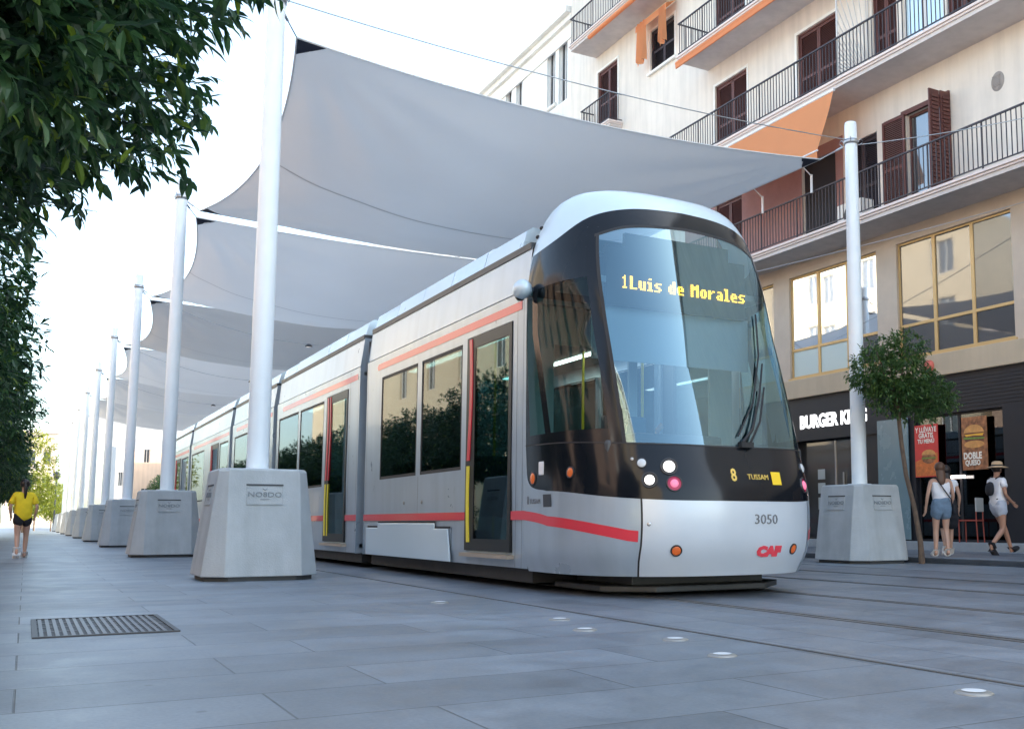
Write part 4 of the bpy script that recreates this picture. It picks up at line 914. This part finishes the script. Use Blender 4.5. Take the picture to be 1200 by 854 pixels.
def poster(ya,yb,za,zb,kind):
    x=FX-.022; b=BB(); b.box((x,ya,za),(x+.015,yb,zb)); o=b.build('poster',M['posterred' if kind=='r' else 'posterbrown'],BD)
    W=yb-ya;H=zb-za; L=lambda u,v,d=.004: Vector((x-d,yb-u*W,za+v*H))
    def poly(pts,mk,name,d=.004):
        b=BB(); b.add([L(*p,d) for p in pts],[tuple(range(len(pts)))]); b.build(name,M[mk],o,recalc=False)
    circ=lambda cu,cv,ru,rv,n_=24,a0=0,a1=360: [(cu+ru*math.cos(R(a0+(a1-a0)*k/n_)),cv+rv*math.sin(R(a0+(a1-a0)*k/n_))) for k in range(n_+1)]
    if kind=='r':
        poly([(0.02,.30),(.98,.46),(.98,.02),(.02,.02)],'posterorange','printed_band')
        poly(circ(.60,.36,.30,.11),'posterbrown','printed_burger',.006); poly(circ(.60,.42,.30,.10,16,0,180),'bun','printed_bun',.008); poly([(.30,.37),(.9,.37),(.9,.345),(.3,.345)],'lettuce','printed_lettuce',.008)
        b=BB(); 
        for k,(t,s_) in enumerate((('Y LLÉVATE',.15),('GRATIS',.15),('TU MENÚ',.13))): put_text(b,t,s_,L(.5,.90-k*.11,.006),(0,-1,0),(0,0,1),.002,0,sx=.85,bold=.004)
        b.build('poster_lettering',M['postercream'],o)
    else:
        poly(circ(.5,.62,.42,.13),'meat','printed_burger',.006); poly(circ(.5,.70,.40,.15,16,0,180),'bun','printed_bun',.008); poly(circ(.5,.48,.40,.07),'bun','printed_bun',.0085); poly([(.08,.62),(.92,.60),(.90,.57),(.1,.58)],'lettuce','printed_lettuce',.0095)
        poly([(.12,.67),(.9,.68),(.84,.63),(.5,.645),(.2,.63)],'cheese','printed_cheese',.0105)
        b=BB(); put_text(b,'DOBLE',.19,L(.42,.26,.006),(0,-1,0),(0,0,1),.002,0,sx=.8,bold=.008); put_text(b,'QUESO',.15,L(.42,.13,.006),(0,-1,0),(0,0,1),.002,0,sx=.8,bold=.006); b.build('poster_lettering',M['postercream'],o)
M['bun']=mat('printed_bun_colour',(.62,.30,.09),.5,var=.2,vscale=12); M['meat']=mat('printed_meat_colour',(.15,.05,.03),.5,var=.4,vscale=20); M['lettuce']=mat('printed_green',(.16,.26,.04),.5,var=.3,vscale=30); M['cheese']=mat('printed_cheese_colour',(.8,.42,.04),.5)
poster(15.66,16.33,1.66,2.80,'r'); poster(14.34,15.00,1.76,2.86,'b')
b=BB(); b.lathe([(.13,0),(.13,.04),(.001,.04)],(FX-.10,15.75,4.06),24,0,Matrix.Rotation(-math.pi/2,3,'Y')); b.build('round_sign',mat('faded_red_sign',(.60,.14,.10),.6,var=.2,vscale=9))
b=BB(); b.box((FX-.04,14.95,1.60),(FX-.015,15.35,1.66)); b.build('strip_lamp',mat('lit_counter_lamp',(1,1,1),.5,emis=(1,.8,.7),estr=2.2))
# white bistro chair on the step
ch=empty('bistro_chair',(16.55,14.55,.27),R(200),'white-backed chair with red metal legs in front of the dark shop window','chair')
b=MB(); b.box((-.2,-.2,.43),(.2,.2,.46)); b.build('seat',mat('red_chair_metal',(.30,.05,.03),.5),ch,bevel=.012)
b=MB(); b.box((-.2,.17,.62),(.2,.2,.90)); b.build('backrest',mat('cream_chair_back',(.45,.44,.42),.5),ch,bevel=.012)
for x,y in((-.18,-.18),(.18,-.18)): b=MB(); b.tube([(x,y,0),(x,y,.43)],.013,8); b.build('leg',bpy.data.materials['red_chair_metal'],ch)
for x in(-.18,.18): b=MB(); b.tube([(x,.2,0),(x,.18,.43),(x,.185,.88)],.013,8); b.build('leg',bpy.data.materials['red_chair_metal'],ch)
# ------------------------------------------------------------------ other buildings
def building(name,x,y0,y1,h,depth,wallm,rows,label,face=-1,wm='winglass',corn=True,frame='whiteframe',cat='building'):
    """street-facing wall at x; face=-1 looks towards -X"""
    root=empty(name,(x,y0,0),0,label,cat); O=Vector((x,y0,0))
    def bl(b,n_,m,p=root,**k): b.v=[tuple(Vector(v)-O) for v in b.v]; return b.build(n_,m,p,**k)
    fn=lambda y,z,d: Vector((x-face*d,y,z))
    holes=[(a,c,z0,z1) for (z0,z1,lst) in rows for (a,c) in lst]
    b=MB(); wallgrid(b,fn,y0,y1,0,h,holes,.2); xb=x-face*depth
    b.add([(x,y0,0),(xb,y0,0),(xb,y0,h),(x,y0,h)],[(0,1,2,3)]); b.add([(x,y1,0),(xb,y1,0),(xb,y1,h),(x,y1,h)],[(0,1,2,3)]); b.add([(xb,y0,0),(xb,y1,0),(xb,y1,h),(xb,y0,h)],[(0,1,2,3)]); bl(b,'wall',M[wallm])
    b=MB(); b.add([(x,y0,h),(xb,y0,h),(xb,y1,h),(x,y1,h)],[(0,1,2,3)]); bl(b,'roof',M['roof'])
    if corn:
        b=MB(); xo=x+face*.35; b.box((xo,y0,h+.002),(x-face*.3,y1,h+.25)); b.box((x+face*.15,y0,h-.22),(x,y1,h)); b.box((x+face*.06,y0,h-.9),(x,y1,h-.75)); bl(b,'cornice',M['slabedge'] if wallm!='wallwhite' else M['wallwhite'])
    for hl in holes:
        a,c,z0,z1=hl; b=MB(); X0=x-face*.16; X1=x-face*.12
        for (p,q) in((a,a+.07),(c-.07,c),((a+c)/2-.03,(a+c)/2+.03)): b.box((X0,p,z0),(X1,q,z1))
        for (p,q) in((z0,z0+.07),(z1-.07,z1)): b.box((X0+.002,a+.07,p),(X1-.002,c-.07,q))
        f_=bl(b,'window',M[frame]); b=MB(); b.box((x-face*.19,a,z0),(x-face*.18,c,z1)); bl(b,'pane',M[wm],f_)
    return root
rows=[(z,z+2.5,[(33.9,34.65),(34.95,35.7),(38.1,38.75),(39.2,39.85),(40.5,41.15),(43.5,44.2),(45,45.7)]) for z in(16.9,13.2,9.5,5.8)]
building('apartment_building',17.05,33.35,60,20.1,12,'wallwhite',rows,'white building with narrow tall windows and a moulded cornice, behind the balconies')
b=None
lowroll=MB(); lowroll.tube([(0,0,0),(0,3.0,0)],.08,10); rw=lowroll.build('rolled_awning',M['wallwhite'],[o for o in bpy.data.objects if o.name=='apartment_building.001'][0]); rw.location=(-.6,.3,16.45)
# the row across the street, behind the orange trees
def wins(y0,y1,step,w): 
    r=[];k=y0+1.2
    while k+w<y1-1: r.append((k,k+w)); k+=step
    return r
rows=[(z,z+2.1,wins(-34,-2,4.0,1.3)) for z in(1.0,5.2,8.9,12.4)]
building('apartment_building',-11,-36,-.5,16,10,'ochrewall',rows,'ochre building with brown-framed windows across the street to the left of the camera',1,frame='shutter')
rows=[(z,z+2.1,wins(0,37,4.2,1.3)) for z in(1.0,5.0,7.9)]
building('apartment_building',-11.2,-.4,38,11,10,'warmwall',rows,'terracotta building with brown-framed windows standing behind the row of orange trees',1,frame='shutter')
rows=[(z,z+2.0,wins(39,76,5,1.3)) for z in(1.0,4.8,8.2,11.6,15)]
building('apartment_building',-11,38.6,84,18.5,10,'ochrewall',rows,'tall ochre building farther down the street behind the orange trees',1)
def endbuilding(name,x0,x1,y,h,wallm,holes,label,top=None):
    root=empty(name,((x0+x1)/2,y,0),0,label,'building'); O=Vector(root.location)
    def bl(b,n_,m,p=root,**k): b.v=[tuple(Vector(v)-O) for v in b.v]; return b.build(n_,m,p,**k)
    b=MB(); wallgrid(b,lambda u,z,d:Vector((u,y+d,z)),x0,x1,0,h,holes,.25)
    for x in(x0,x1): b.add([(x,y,0),(x,y+9,0),(x,y+9,h),(x,y,h)],[(0,1,2,3)])
    bl(b,'wall',M[wallm]); b=MB(); b.box((x0-.25,y-.25,h),(x1+.25,y+9,h+.35)); bl(b,'cornice',M['slabedge']); b=MB(); b.box((x0-.1,y-.1,h*.62),(x1+.1,y+.0,h*.62+.25)); bl(b,'string_course',M['slabedge'])
    for (a,c,z0,z1) in holes:
        b=MB(); b.box((a,y+.2,z0),(a+.08,y+.24,z1)); b.box((c-.08,y+.2,z0),(c,y+.24,z1)); b.box(((a+c)/2-.03,y+.202,z0),((a+c)/2+.03,y+.238,z1)); f_=bl(b,'window',M['whiteframe']); b=MB(); b.box((a,y+.26,z0),(c,y+.27,z1)); bl(b,'pane',M['storeglass'],f_)
    return root
endbuilding('far_building',8.3,15.5,112,14.5,'farwall',[(9.7,10.3,6.6,8.2),(12,12.7,6.6,8.2),(14,14.7,6.6,8.2),(9.6,10.4,2.2,4),(12,12.8,2.2,4)],'sunlit beige stone building far away, seen between the poles under the sails')
endbuilding('far_building',6.75,7.75,104,13,'slab',[(7.0,7.4,8,9.2),(7.0,7.4,4,5.2)],'narrow greyish tower far away between two white poles')
endbuilding('far_building',-3,3.3,170,13.5,'farwall',[(k,k+1,z,z+1.8) for k in(-2.2,-.3,1.6) for z in(2,5.5,9)],'pale building closing the end of the street beyond the trees')
endbuilding('far_building',16,30,100,11,'farwall',[(17,18,6,8)],'beige building beyond the end of the tram')
# ------------------------------------------------------------------ trees
def leaf(vs,fs,c,d,up,L,W):
    d=d.normalized(); s_=d.cross(up); 
    if s_.length<1e-3: s_=Vector((1,0,0))
    s_.normalize(); n_=s_.cross(d); k=len(vs)
    m1=c+d*L*.30-n_*L*.01; m2=c+d*L*.66-n_*L*.05
    vs += [c, m1+s_*W*.46+n_*W*.13, m1, m1-s_*W*.46+n_*W*.13, m2+s_*W*.40+n_*W*.10, m2, m2-s_*W*.40+n_*W*.10, c+d*L-n_*L*.16]
    fs += [(k,k+1,k+2),(k,k+2,k+3),(k+1,k+4,k+5,k+2),(k+2,k+5,k+6,k+3),(k+4,k+7,k+5),(k+5,k+7,k+6)]
def crown(rng,blobs,ntw,L,leaves=7,droop=.35):
    vs=[];fs=[]; tot=sum(b_[1]*b_[2]*b_[3] for b_ in blobs)
    for (c,rx,ry,rz) in blobs:
        for _ in range(int(ntw*rx*ry*rz/tot)):
            while True:
                p=Vector((rng.uniform(-1,1),rng.uniform(-1,1),rng.uniform(-1,1)))
                q=p.length
                if q<1 and rng.random()<(.30+.70*q**2): break
            lump=1+.16*math.sin(p.x*7+c[0]*3)*math.sin(p.y*6+c[1])*math.sin(p.z*8)
            o=Vector(c)+Vector((p.x*rx,p.y*ry,p.z*rz))*lump
            out=(Vector((p.x,p.y,p.z*.7))+Vector((rng.gauss(0,.5),rng.gauss(0,.5),rng.gauss(0,.4)))).normalized()
            for k in range(leaves):
                t=k/leaves; base=o+out*(t*L*1.5)
                dd=(out+Vector((rng.gauss(0,.75),rng.gauss(0,.75),rng.gauss(0,.55)-droop)))
                leaf(vs,fs,base,dd,Vector((rng.gauss(0,.3),rng.gauss(0,.3),1)),L*rng.uniform(.55,1.35),L*rng.uniform(.32,.42))
    return vs,fs
def tree(name,loc,trunkpts,trunkr,blobs,ntw,L,leafm,label,cat='tree',group=None,seed=1,limbs=5,leaves=7,tm='trunk'):
    root=empty(name,loc,0,label,cat,group); rng=random.Random(seed)
    b=MB(); b.tube(trunkpts,trunkr,10); top=Vector(trunkpts[-1])
    tr=b.build('trunk',M[tm],root)
    for i in range(limbs):
        c,rx,ry,rz=blobs[i%len(blobs)]; e=Vector(c)+Vector((rng.uniform(-.6,.6)*rx,rng.uniform(-.6,.6)*ry,rng.uniform(-.1,.5)*rz)); s_=top-Vector((0,0,.05*i*trunkr[-1]*4)); mdl=s_.lerp(e,.5)+Vector((0,0,.08))
        b=MB(); b.tube([s_,mdl,e],[trunkr[-1]*.75,trunkr[-1]*.45,trunkr[-1]*.15],7); b.build('limb',M[tm],tr)
    vs,fs=crown(rng,blobs,ntw,L,leaves); b=MB(); b.add(vs,fs,0,False); b.build('crown',M[leafm],root,recalc=False)
    return root
tree('orange_tree',(-1.55,4.0,0),[(0,0,0),(.03,.02,.8),(-.02,.05,1.5),(.0,.0,2.1)],[.13,.10,.095,.09],
  [((.0,0,3.15),2.0,1.85,1.60),((.66,.3,2.9),1.50,1.4,1.20),((.72,.5,3.6),1.25,1.3,1.15),((-.2,.5,2.5),1.5,1.3,1.20),((1.32,1.1,2.66),.85,.8,.32),((-.25,.1,4.1),1.4,1.4,1.0),((.45,1.0,2.40),1.15,1.1,.78)],27000,.082,'leaf',
  'big dark-leaved orange tree nearest the camera, its crown filling the upper left corner','tree','orange trees along the left',3)
blB=[((0,0,2.75),1.45,1.45,1.05),((.3,.2,2.3),1.2,1.3,.75),((-.3,-.4,2.4),1.2,1.1,.8),((0,.3,3.3),1.0,1.0,.7)]
t2=tree('orange_tree',(-1.50,10.2,0),[(0,0,0),(.04,.02,.8),(0,.05,1.7)],[.12,.09,.08],blB,4200,.10,'leaf','orange tree just behind the big near one at the left edge','tree','orange trees along the left',5)
ys=[14.6,19.2,23.9,28.6,33.4,38.2,43,48,53,58.5]
for i,y in enumerate(ys):
    o=copy_tree(t2); o.location=(-1.50+random.uniform(-.12,.06),y,0); o.rotation_euler=(0,0,random.uniform(0,6.2)); o.scale=(1,1,random.uniform(.95,1.12))
    tag(o,'dark green orange tree in the row behind the walking person, '+['third','fourth','fifth','sixth','seventh','eighth','ninth','tenth','eleventh','twelfth'][i]+' from the camera')
# sunlit trees far down
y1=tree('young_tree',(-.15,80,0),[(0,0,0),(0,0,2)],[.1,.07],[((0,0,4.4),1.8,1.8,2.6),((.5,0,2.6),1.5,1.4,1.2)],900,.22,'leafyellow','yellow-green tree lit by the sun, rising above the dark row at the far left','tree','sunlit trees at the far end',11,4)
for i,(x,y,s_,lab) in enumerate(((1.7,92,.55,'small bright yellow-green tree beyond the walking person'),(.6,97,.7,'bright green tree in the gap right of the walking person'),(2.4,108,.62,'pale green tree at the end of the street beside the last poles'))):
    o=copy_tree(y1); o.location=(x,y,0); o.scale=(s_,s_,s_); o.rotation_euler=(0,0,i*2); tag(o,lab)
# tree beyond the sails, between pole and tram
o=copy_tree(t2); o.location=(9.6,88,0); o.scale=(1.1,1.1,1.15); tag(o,'green tree far away in front of the sunlit beige building','tree','far trees under the sails')
# young orange tree beside the right-hand base
tree('orange_tree',(12.74,12.25,.0),[(0,0,0),(-.02,0,.35),(-.13,0,.9),(-.30,.0,1.45),(-.38,0,1.95),(-.44,0,2.5)],[.055,.045,.04,.038,.036,.034],
  [((-.40,0,3.02),.50,.5,.42),((-.92,.05,3.12),.36,.4,.34),((-.62,-.1,2.72),.40,.4,.28),((.15,0,2.84),.50,.45,.30),((.55,.1,2.72),.34,.35,.20),((-.22,0,3.55),.34,.32,.30),((-.72,0,3.52),.24,.25,.16),((-.05,-.05,2.52),.30,.3,.18),((-1.0,.0,3.42),.18,.2,.14)],2100,.072,'leaf2',
  'small leaning orange tree with a thin brown trunk beside the right concrete base','tree',None,21,9,7,'trunkbot')
# hedge planters behind the row
for i in range(4):
    y=17.5+i*7; root=empty('hedge_planter',(-3.0,y,0),0,'low dark clipped hedge in a box under the orange trees, '+['nearest','second','third','farthest'][i]+' from the camera','planter','hedges under the trees')
    if i==0:
        b=MB(); b.box((-.35,-2.6,0),(.35,2.6,.45)); b.build('box',M['darkgrey'],root,bevel=.02)
        rng=random.Random(4); vs=[];fs=[]
        for _ in range(3800):
            o_=Vector((rng.uniform(-.34,.34),rng.uniform(-2.6,2.6),rng.uniform(.4,1.15))); leaf(vs,fs,o_,Vector((rng.gauss(0,1),rng.gauss(0,1),rng.gauss(.3,1))),Vector((0,0,1)),.08,.04)
        b=MB(); b.add(vs,fs); b.build('foliage',M['leaf'],root,recalc=False); hp=root
    else:
        for chd in [k for k in bpy.data.objects if k.parent==hp]: c=chd.copy(); link(c,root)
# street lamp at the far left
lp=empty('street_lamp',(1.85,90,0),0,'slim dark street lamp far down the street beyond the trees','street lamp')
b=MB(); b.tube([(0,0,0),(0,0,1),(0,0,3.9)],[.09,.06,.04],10); b.build('post',M['darkgrey'],lp); b=MB(); b.lathe([(.001,4.6),(.2,4.45),(.28,4.4),(.18,4.0),(.05,3.9)],n=12); b.build('lamp_head',M['darkgrey'],lp)
# ------------------------------------------------------------------ people
def skin(name,verts,edges,matl,parent=None,levels=1,root=0,fold=0):
    me=bpy.data.meshes.new(name); me.from_pydata([v[0] for v in verts],edges,[]); o=bpy.data.objects.new(name,me); COL.objects.link(o)
    m1=o.modifiers.new('s','SKIN'); m1.use_smooth_shade=True
    for i,v in enumerate(verts): sv=me.skin_vertices[0].data[i]; sv.radius=(v[1],v[2] if len(v)>2 else v[1]); sv.use_root=(i==root)
    m2=o.modifiers.new('u','SUBSURF'); m2.levels=levels; m2.render_levels=levels
    dg=bpy.context.evaluated_depsgraph_get(); m=bpy.data.meshes.new_from_object(o.evaluated_get(dg)); bpy.data.objects.remove(o); bpy.data.meshes.remove(me)
    if fold:
        for v in m.vertices:
            c=v.co; d=fold*(math.sin(c.z*38+c.x*19+math.sin(c.y*30)*2)+.7*math.sin(c.x*46-c.z*21)+.5*math.sin(c.z*71+c.y*33)); v.co=c+v.normal*d
    for p in m.polygons: p.use_smooth=True
    m.materials.clear(); m.materials.append(matl); m.name=name
    r=bpy.data.objects.new(name,m); link(r,parent); return r
def V(*a): return Vector(a)
def person(loc,rz,scale,label,pose,skinm,build):
    """pose: joints in metres for a 1.65 m figure facing +Y; left side is -X"""
    root=empty('person',loc,rz,label,'person'); root.scale=(scale,)*3
    J=dict(pelvis=V(0,0,.90),waist=V(0,0,1.06),chest=V(0,0,1.25),neck=V(0,-.01,1.40),neck2=V(0,0,1.46),head=V(0,.015,1.55),crown=V(0,.01,1.61),
      shL=V(-.165,-.01,1.345),shR=V(.165,-.01,1.345),hipL=V(-.085,0,.86),hipR=V(.085,0,.86))
    J.update({k:V(*v) for k,v in pose.items()})
    vs=[];ed=[];ix={}
    def A(k,c,rx,ry=None,par=None):
        ix[k]=len(vs); vs.append((tuple(c),rx,ry or rx)); 
        if par: ed.append((ix[par],ix[k]))
    A('pelvis',J['pelvis'],.135,.10); A('waist',J['waist'],.108,.085,'pelvis'); A('chest',J['chest'],.135,.095,'waist'); A('neck',J['neck'],.055,.05,'chest'); A('neck2',J['neck2'],.048,.048,'neck'); 
    A('head',J['head'],.078,.092,'neck2'); A('crown',J['crown'],.066,.078,'head')
    for s in'LR':
        sg=-1 if s=='L' else 1
        A('sh'+s,J['sh'+s],.050,.048,'chest'); A('ua'+s,J['sh'+s].lerp(J['el'+s],.5),.040,.040,'sh'+s); A('el'+s,J['el'+s],.034,.034,'ua'+s); A('fa'+s,J['el'+s].lerp(J['wr'+s],.35),.034,.032,'el'+s); A('wr'+s,J['wr'+s],.023,.019,'fa'+s)
        d=(J['wr'+s]-J['el'+s]).normalized(); side=d.cross(V(1,0,0)); 
        if side.length<.1: side=V(0,1,0)
        side.normalize(); nrm=d.cross(side).normalized()
        A('pm'+s,J['wr'+s]+d*.065,.034,.016,'wr'+s)
        for f,(o_,L1) in enumerate(((-.027,.070),(-.009,.080),(.009,.076),(.026,.060))):
            b0=J['wr'+s]+d*.085+side*o_; 
            A('f%d%s'%(f,s),b0,.0085,.0085,'pm'+s); A('g%d%s'%(f,s),b0+d*L1*.55+nrm*.012*-sg,.0078,.0078,'f%d%s'%(f,s)); A('h%d%s'%(f,s),b0+d*L1+nrm*.03*-sg,.0065,.0065,'g%d%s'%(f,s))
        A('t0'+s,J['wr'+s]+d*.035+side*-.030,.011,.011,'wr'+s); A('t1'+s,J['wr'+s]+d*.08+side*-.048,.009,.009,'t0'+s)
        A('hip'+s,J['hip'+s],.090,.092,'pelvis'); A('th'+s,J['hip'+s].lerp(J['kn'+s],.4),.078,.080,'hip'+s); A('kn'+s,J['kn'+s],.052,.054,'th'+s); A('ca'+s,J['kn'+s].lerp(J['an'+s],.32),.052,.054,'kn'+s); A('an'+s,J['an'+s],.032,.034,'ca'+s)
        fd=J.get('fd'+s,V(0,1,0)); hd=J['an'+s]+V(0,0,-.045)-fd*.02; A('he'+s,hd,.034,.030,'an'+s); A('to'+s,J['an'+s]+fd*.15+V(0,0,-.052 if 'tz'+s not in J else J['tz'+s].x),.034,.022,'he'+s)
    body=skin('body',vs,ed,M[skinm],root,1)
    # face
    h=J['head']; rot=Matrix.Rotation(J['look'].x if 'look' in J else 0,3,'Z')
    b=MB(); b.ell(h+rot@V(0,.088,-.012),.011,.016,.018,8); b.build('nose',M[skinm],root)
    for s in(-1,1):
        b=MB(); b.ell(h+rot@V(s*.030,.078,.012),.011,.008,.007,8); b.build('eye',M['eye'],root); b=MB(); b.ell(h+rot@V(s*.080,.0,0),.009,.018,.028,8); b.build('ear',M[skinm],root)
    b=MB(); b.ell(h+rot@V(0,.078,-.045),.022,.008,.006,8); b.build('mouth',M['lips'],root)
    build(root,J,rot)
    return root
def shirt(root,J,mk,sleeve=.6,grow=.022,hem=.0,loose=1.0,sleeves=True,length=.02):
    vs=[];ed=[];
    hemz=J['pelvis'].z+length-.05
    pts=[((0,0,hemz),.155*loose,.118*loose),(tuple(J['waist']),.142*loose,.118*loose),(tuple(J['chest']+V(0,0,.0)),.152,.115),(tuple(J['neck']+V(0,0,-.015)),.078,.066)]
    pts[0]=((J['pelvis'].x,J['pelvis'].y,hemz),.170*loose,.132*loose)
    for p in pts: vs.append(p)
    ed=[(0,1),(1,2),(2,3)]
    for s in'LR':
        k=len(vs); vs.append((tuple(J['sh'+s]),.064,.062)); ed.append((2,k))
        if sleeves: vs.append((tuple(J['sh'+s].lerp(J['el'+s],sleeve)),.062*loose,.060*loose)); ed.append((k,k+1))
    return skin('shirt',vs,ed,M[mk],root,3,0,.0035)
def shorts(root,J,mk,frac=.42,grow=1.16,name='shorts'):
    vs=[(tuple(J['pelvis']+V(0,0,.17)),.150,.120),(tuple(J['pelvis']-V(0,0,.01)),.172,.140)];ed=[(0,1)]
    for s in'LR':
        k=len(vs); vs.append((tuple(J['hip'+s]),.118*grow/1.1,.124*grow/1.1)); vs.append((tuple(J['hip'+s].lerp(J['kn'+s],frac+.24)),.112*grow/1.1,.116*grow/1.1)); ed+= [(1,k),(k,k+1)]
    return skin(name,vs,ed,M[mk],root,3,1,.0035)
def shoes(root,J,mk,sole='shoe'):
    for s in'LR':
        fd=J.get('fd'+s,V(0,1,0)); tz=J['tz'+s].x if 'tz'+s in J else -.052
        a=J['an'+s]+V(0,0,-.040)-fd*.035; t=J['an'+s]+fd*.165+V(0,0,tz)
        o=skin('shoe',[(tuple(J['an'+s]+V(0,0,-.005)),.066,.062),(tuple(a),.074,.058),(tuple(a.lerp(t,.6)),.074,.052),(tuple(t+fd*.02),.066,.046)],[(0,1),(1,2),(2,3)],M[mk],root,2,1)
def hair(root,J,mk,kind):
    h=J['head']
    b=MB(); b.ell(h+V(0,-.014,.028),.092,.100,.098,18); hr=b.build('hair',M[mk],root)
    if kind=='tail': skin('ponytail',[(tuple(h+V(0,-.10,.03)),.032,.032),(tuple(h+V(.01,-.135,-.07)),.038,.034),(tuple(h+V(.015,-.125,-.20)),.032,.028),(tuple(h+V(.01,-.115,-.30)),.012,.012)],[(0,1),(1,2),(2,3)],M[mk],hr,2)
    if kind=='long': skin('hair_length',[(tuple(h+V(0,-.03,.0)),.088,.078),(tuple(h+V(0,-.055,-.10)),.092,.055),(tuple(h+V(0,-.085,-.20)),.088,.040),(tuple(h+V(.0,-.095,-.30)),.055,.025)],[(0,1),(1,2),(2,3)],M[mk],hr,2)
def strap(root,a,pts,mk='blackcloth'):
    b=MB(); b.tube(pts,.011,6); return b.build('bag_strap',M[mk],root)
# walker in yellow, seen from behind
def bY(root,J,rot):
    shirt(root,J,'yshirt',.85,loose=1.22,length=-.12); shorts(root,J,'blackcloth',.30,1.12); shoes(root,J,'shoe'); hair(root,J,'hair','tail')
person((-.05,23.0,0),R(3),.90,'person with dark ponytail, yellow T-shirt and black shorts walking away at left',
  dict(elL=(-.25,-.03,1.08),wrL=(-.22,.12,.90),elR=(.25,-.06,1.08),wrR=(.22,.03,.86),knL=(-.085,-.02,.47),anL=(-.085,-.22,.17),fdL=(0,.75,-.66),tzL=(-.11,0,0),knR=(.085,.12,.47),anR=(.075,.10,.085)),'skin',bY)
# woman in a white top and denim shorts, from behind
def bW(root,J,rot):
    shirt(root,J,'wshirt',0,loose=.98,sleeves=False,length=-.01); shorts(root,J,'denim',.36,1.2); shoes(root,J,'shoe'); hair(root,J,'hairbrown','long')
    strap(root,0,[J['shL']+V(.06,.06,.04),J['shL']+V(.05,-.06,.06),V(.0,-.135,1.2),V(.15,-.11,1.0),V(.20,-.02,.88)])
    b=MB(); b.obox(V(.215,0,.82),(.06,.20,.16),Matrix.Identity(3)); b.build('shoulder_bag',M['blackcloth'],root,bevel=.02)
person((13.55,12.55,.10),R(-28),.965,'woman with long brown hair in a white top and denim shorts, seen from behind',
  dict(elL=(-.24,-.02,1.08),wrL=(-.25,.07,.85),elR=(.235,.02,1.08),wrR=(.23,.14,.90),knL=(-.09,.05,.46),anL=(-.11,.02,.085),knR=(.085,.03,.46),anR=(.07,-.10,.095)),'skin',bW)
# second woman in black just beyond her
def bK(root,J,rot):
    shirt(root,J,'wshirt',.35,loose=1.0,length=.0); shorts(root,J,'blackcloth',.75,1.35,'skirt'); shoes(root,J,'shoe'); hair(root,J,'hair','long')
    strap(root,0,[J['shL']+V(.06,.06,.04),J['shL']+V(.05,-.06,.06),V(.0,-.135,1.2),V(.15,-.11,1.0),V(.20,-.02,.88)])
person((14.20,13.02,.10),R(-35),.96,'dark-haired woman in pale top and black skirt, just beyond the one in denim shorts',
  dict(elL=(-.22,.04,1.09),wrL=(-.18,.22,.98),elR=(.24,.0,1.08),wrR=(.24,.10,.86),knL=(-.085,-.04,.47),anL=(-.085,-.20,.12),fdL=(0,.85,-.5),tzL=(-.10,0,0),knR=(.085,.10,.46),anR=(.075,.14,.085)),'skin',bK)
# woman in a straw hat walking to the right
def bH(root,J,rot):
    shirt(root,J,'wshirt',.55,loose=1.12,length=-.05); shorts(root,J,'paledenim',.24,1.05); shoes(root,J,'blackcloth'); hair(root,J,'hair','')
    h=J['head']; b=MB(); b.lathe([(.19,.035),(.205,.028),(.17,.045),(.105,.058),(.10,.10),(.09,.135),(.05,.15),(.001,.152)],tuple(h),26); b.build('straw_hat',M['straw'],root)
    b=MB(); b.lathe([(.104,.060),(.107,.075),(.102,.085)],tuple(h),26); b.build('hat_band',M['blackcloth'],root)
    skin('backpack',[((0,-.15,1.33),.07,.05),((0,-.19,1.20),.105,.075),((0,-.18,1.05),.09,.065)],[(0,1),(1,2)],M['blackcloth'],root,2)
    for s in(-1,1): strap(root,0,[V(s*.10,-.13,1.37),V(s*.11,-.02,1.43),V(s*.11,.10,1.34),V(s*.12,.12,1.20),V(s*.13,.03,1.06),V(s*.10,-.12,1.0)])
person((15.05,12.60,.10),R(-98),.985,'woman in a straw hat, white T-shirt and pale shorts, striding right past the dark shop',
  dict(elL=(-.22,.06,1.09),wrL=(-.16,.24,1.0),elR=(.22,-.02,1.08),wrR=(.17,.17,.95),knL=(-.08,.20,.48),anL=(-.08,.34,.10),fdL=(0,.97,.2),tzL=(.0,0,0),knR=(.08,.02,.46),anR=(.08,-.26,.17),fdR=(0,.80,-.6),tzR=(-.125,0,0)),'skintan',bH)
# driver in the cab
def bD(root,J,rot):
    shirt(root,J,'wshirt',.6,loose=1.1,length=.02); shorts(root,J,'blackcloth',.95,1.1,'trousers'); hair(root,J,'hair','')
person((5.05,8.88,.42),R(180),1.0,'tram driver in a white shirt sitting behind the windscreen','',skinm='skin',build=bD) if False else \
person((5.05,8.80,.02),R(180),1.0,'tram driver in a white shirt sitting behind the windscreen',
  dict(pelvis=(0,-.05,1.0),waist=(0,-.06,1.16),chest=(0,-.03,1.36),neck=(0,-.02,1.51),neck2=(0,0,1.57),head=(0,.02,1.66),crown=(0,.02,1.72),shL=(-.165,-.02,1.455),shR=(.165,-.02,1.455),hipL=(-.09,-.03,.97),hipR=(.09,-.03,.97),
  elL=(-.24,.14,1.26),wrL=(-.20,.34,1.48),elR=(.24,.14,1.25),wrR=(.20,.34,1.46),knL=(-.10,.36,.98),anL=(-.10,.40,.56),knR=(.10,.36,.98),anR=(.10,.40,.56)),'skin',bD)
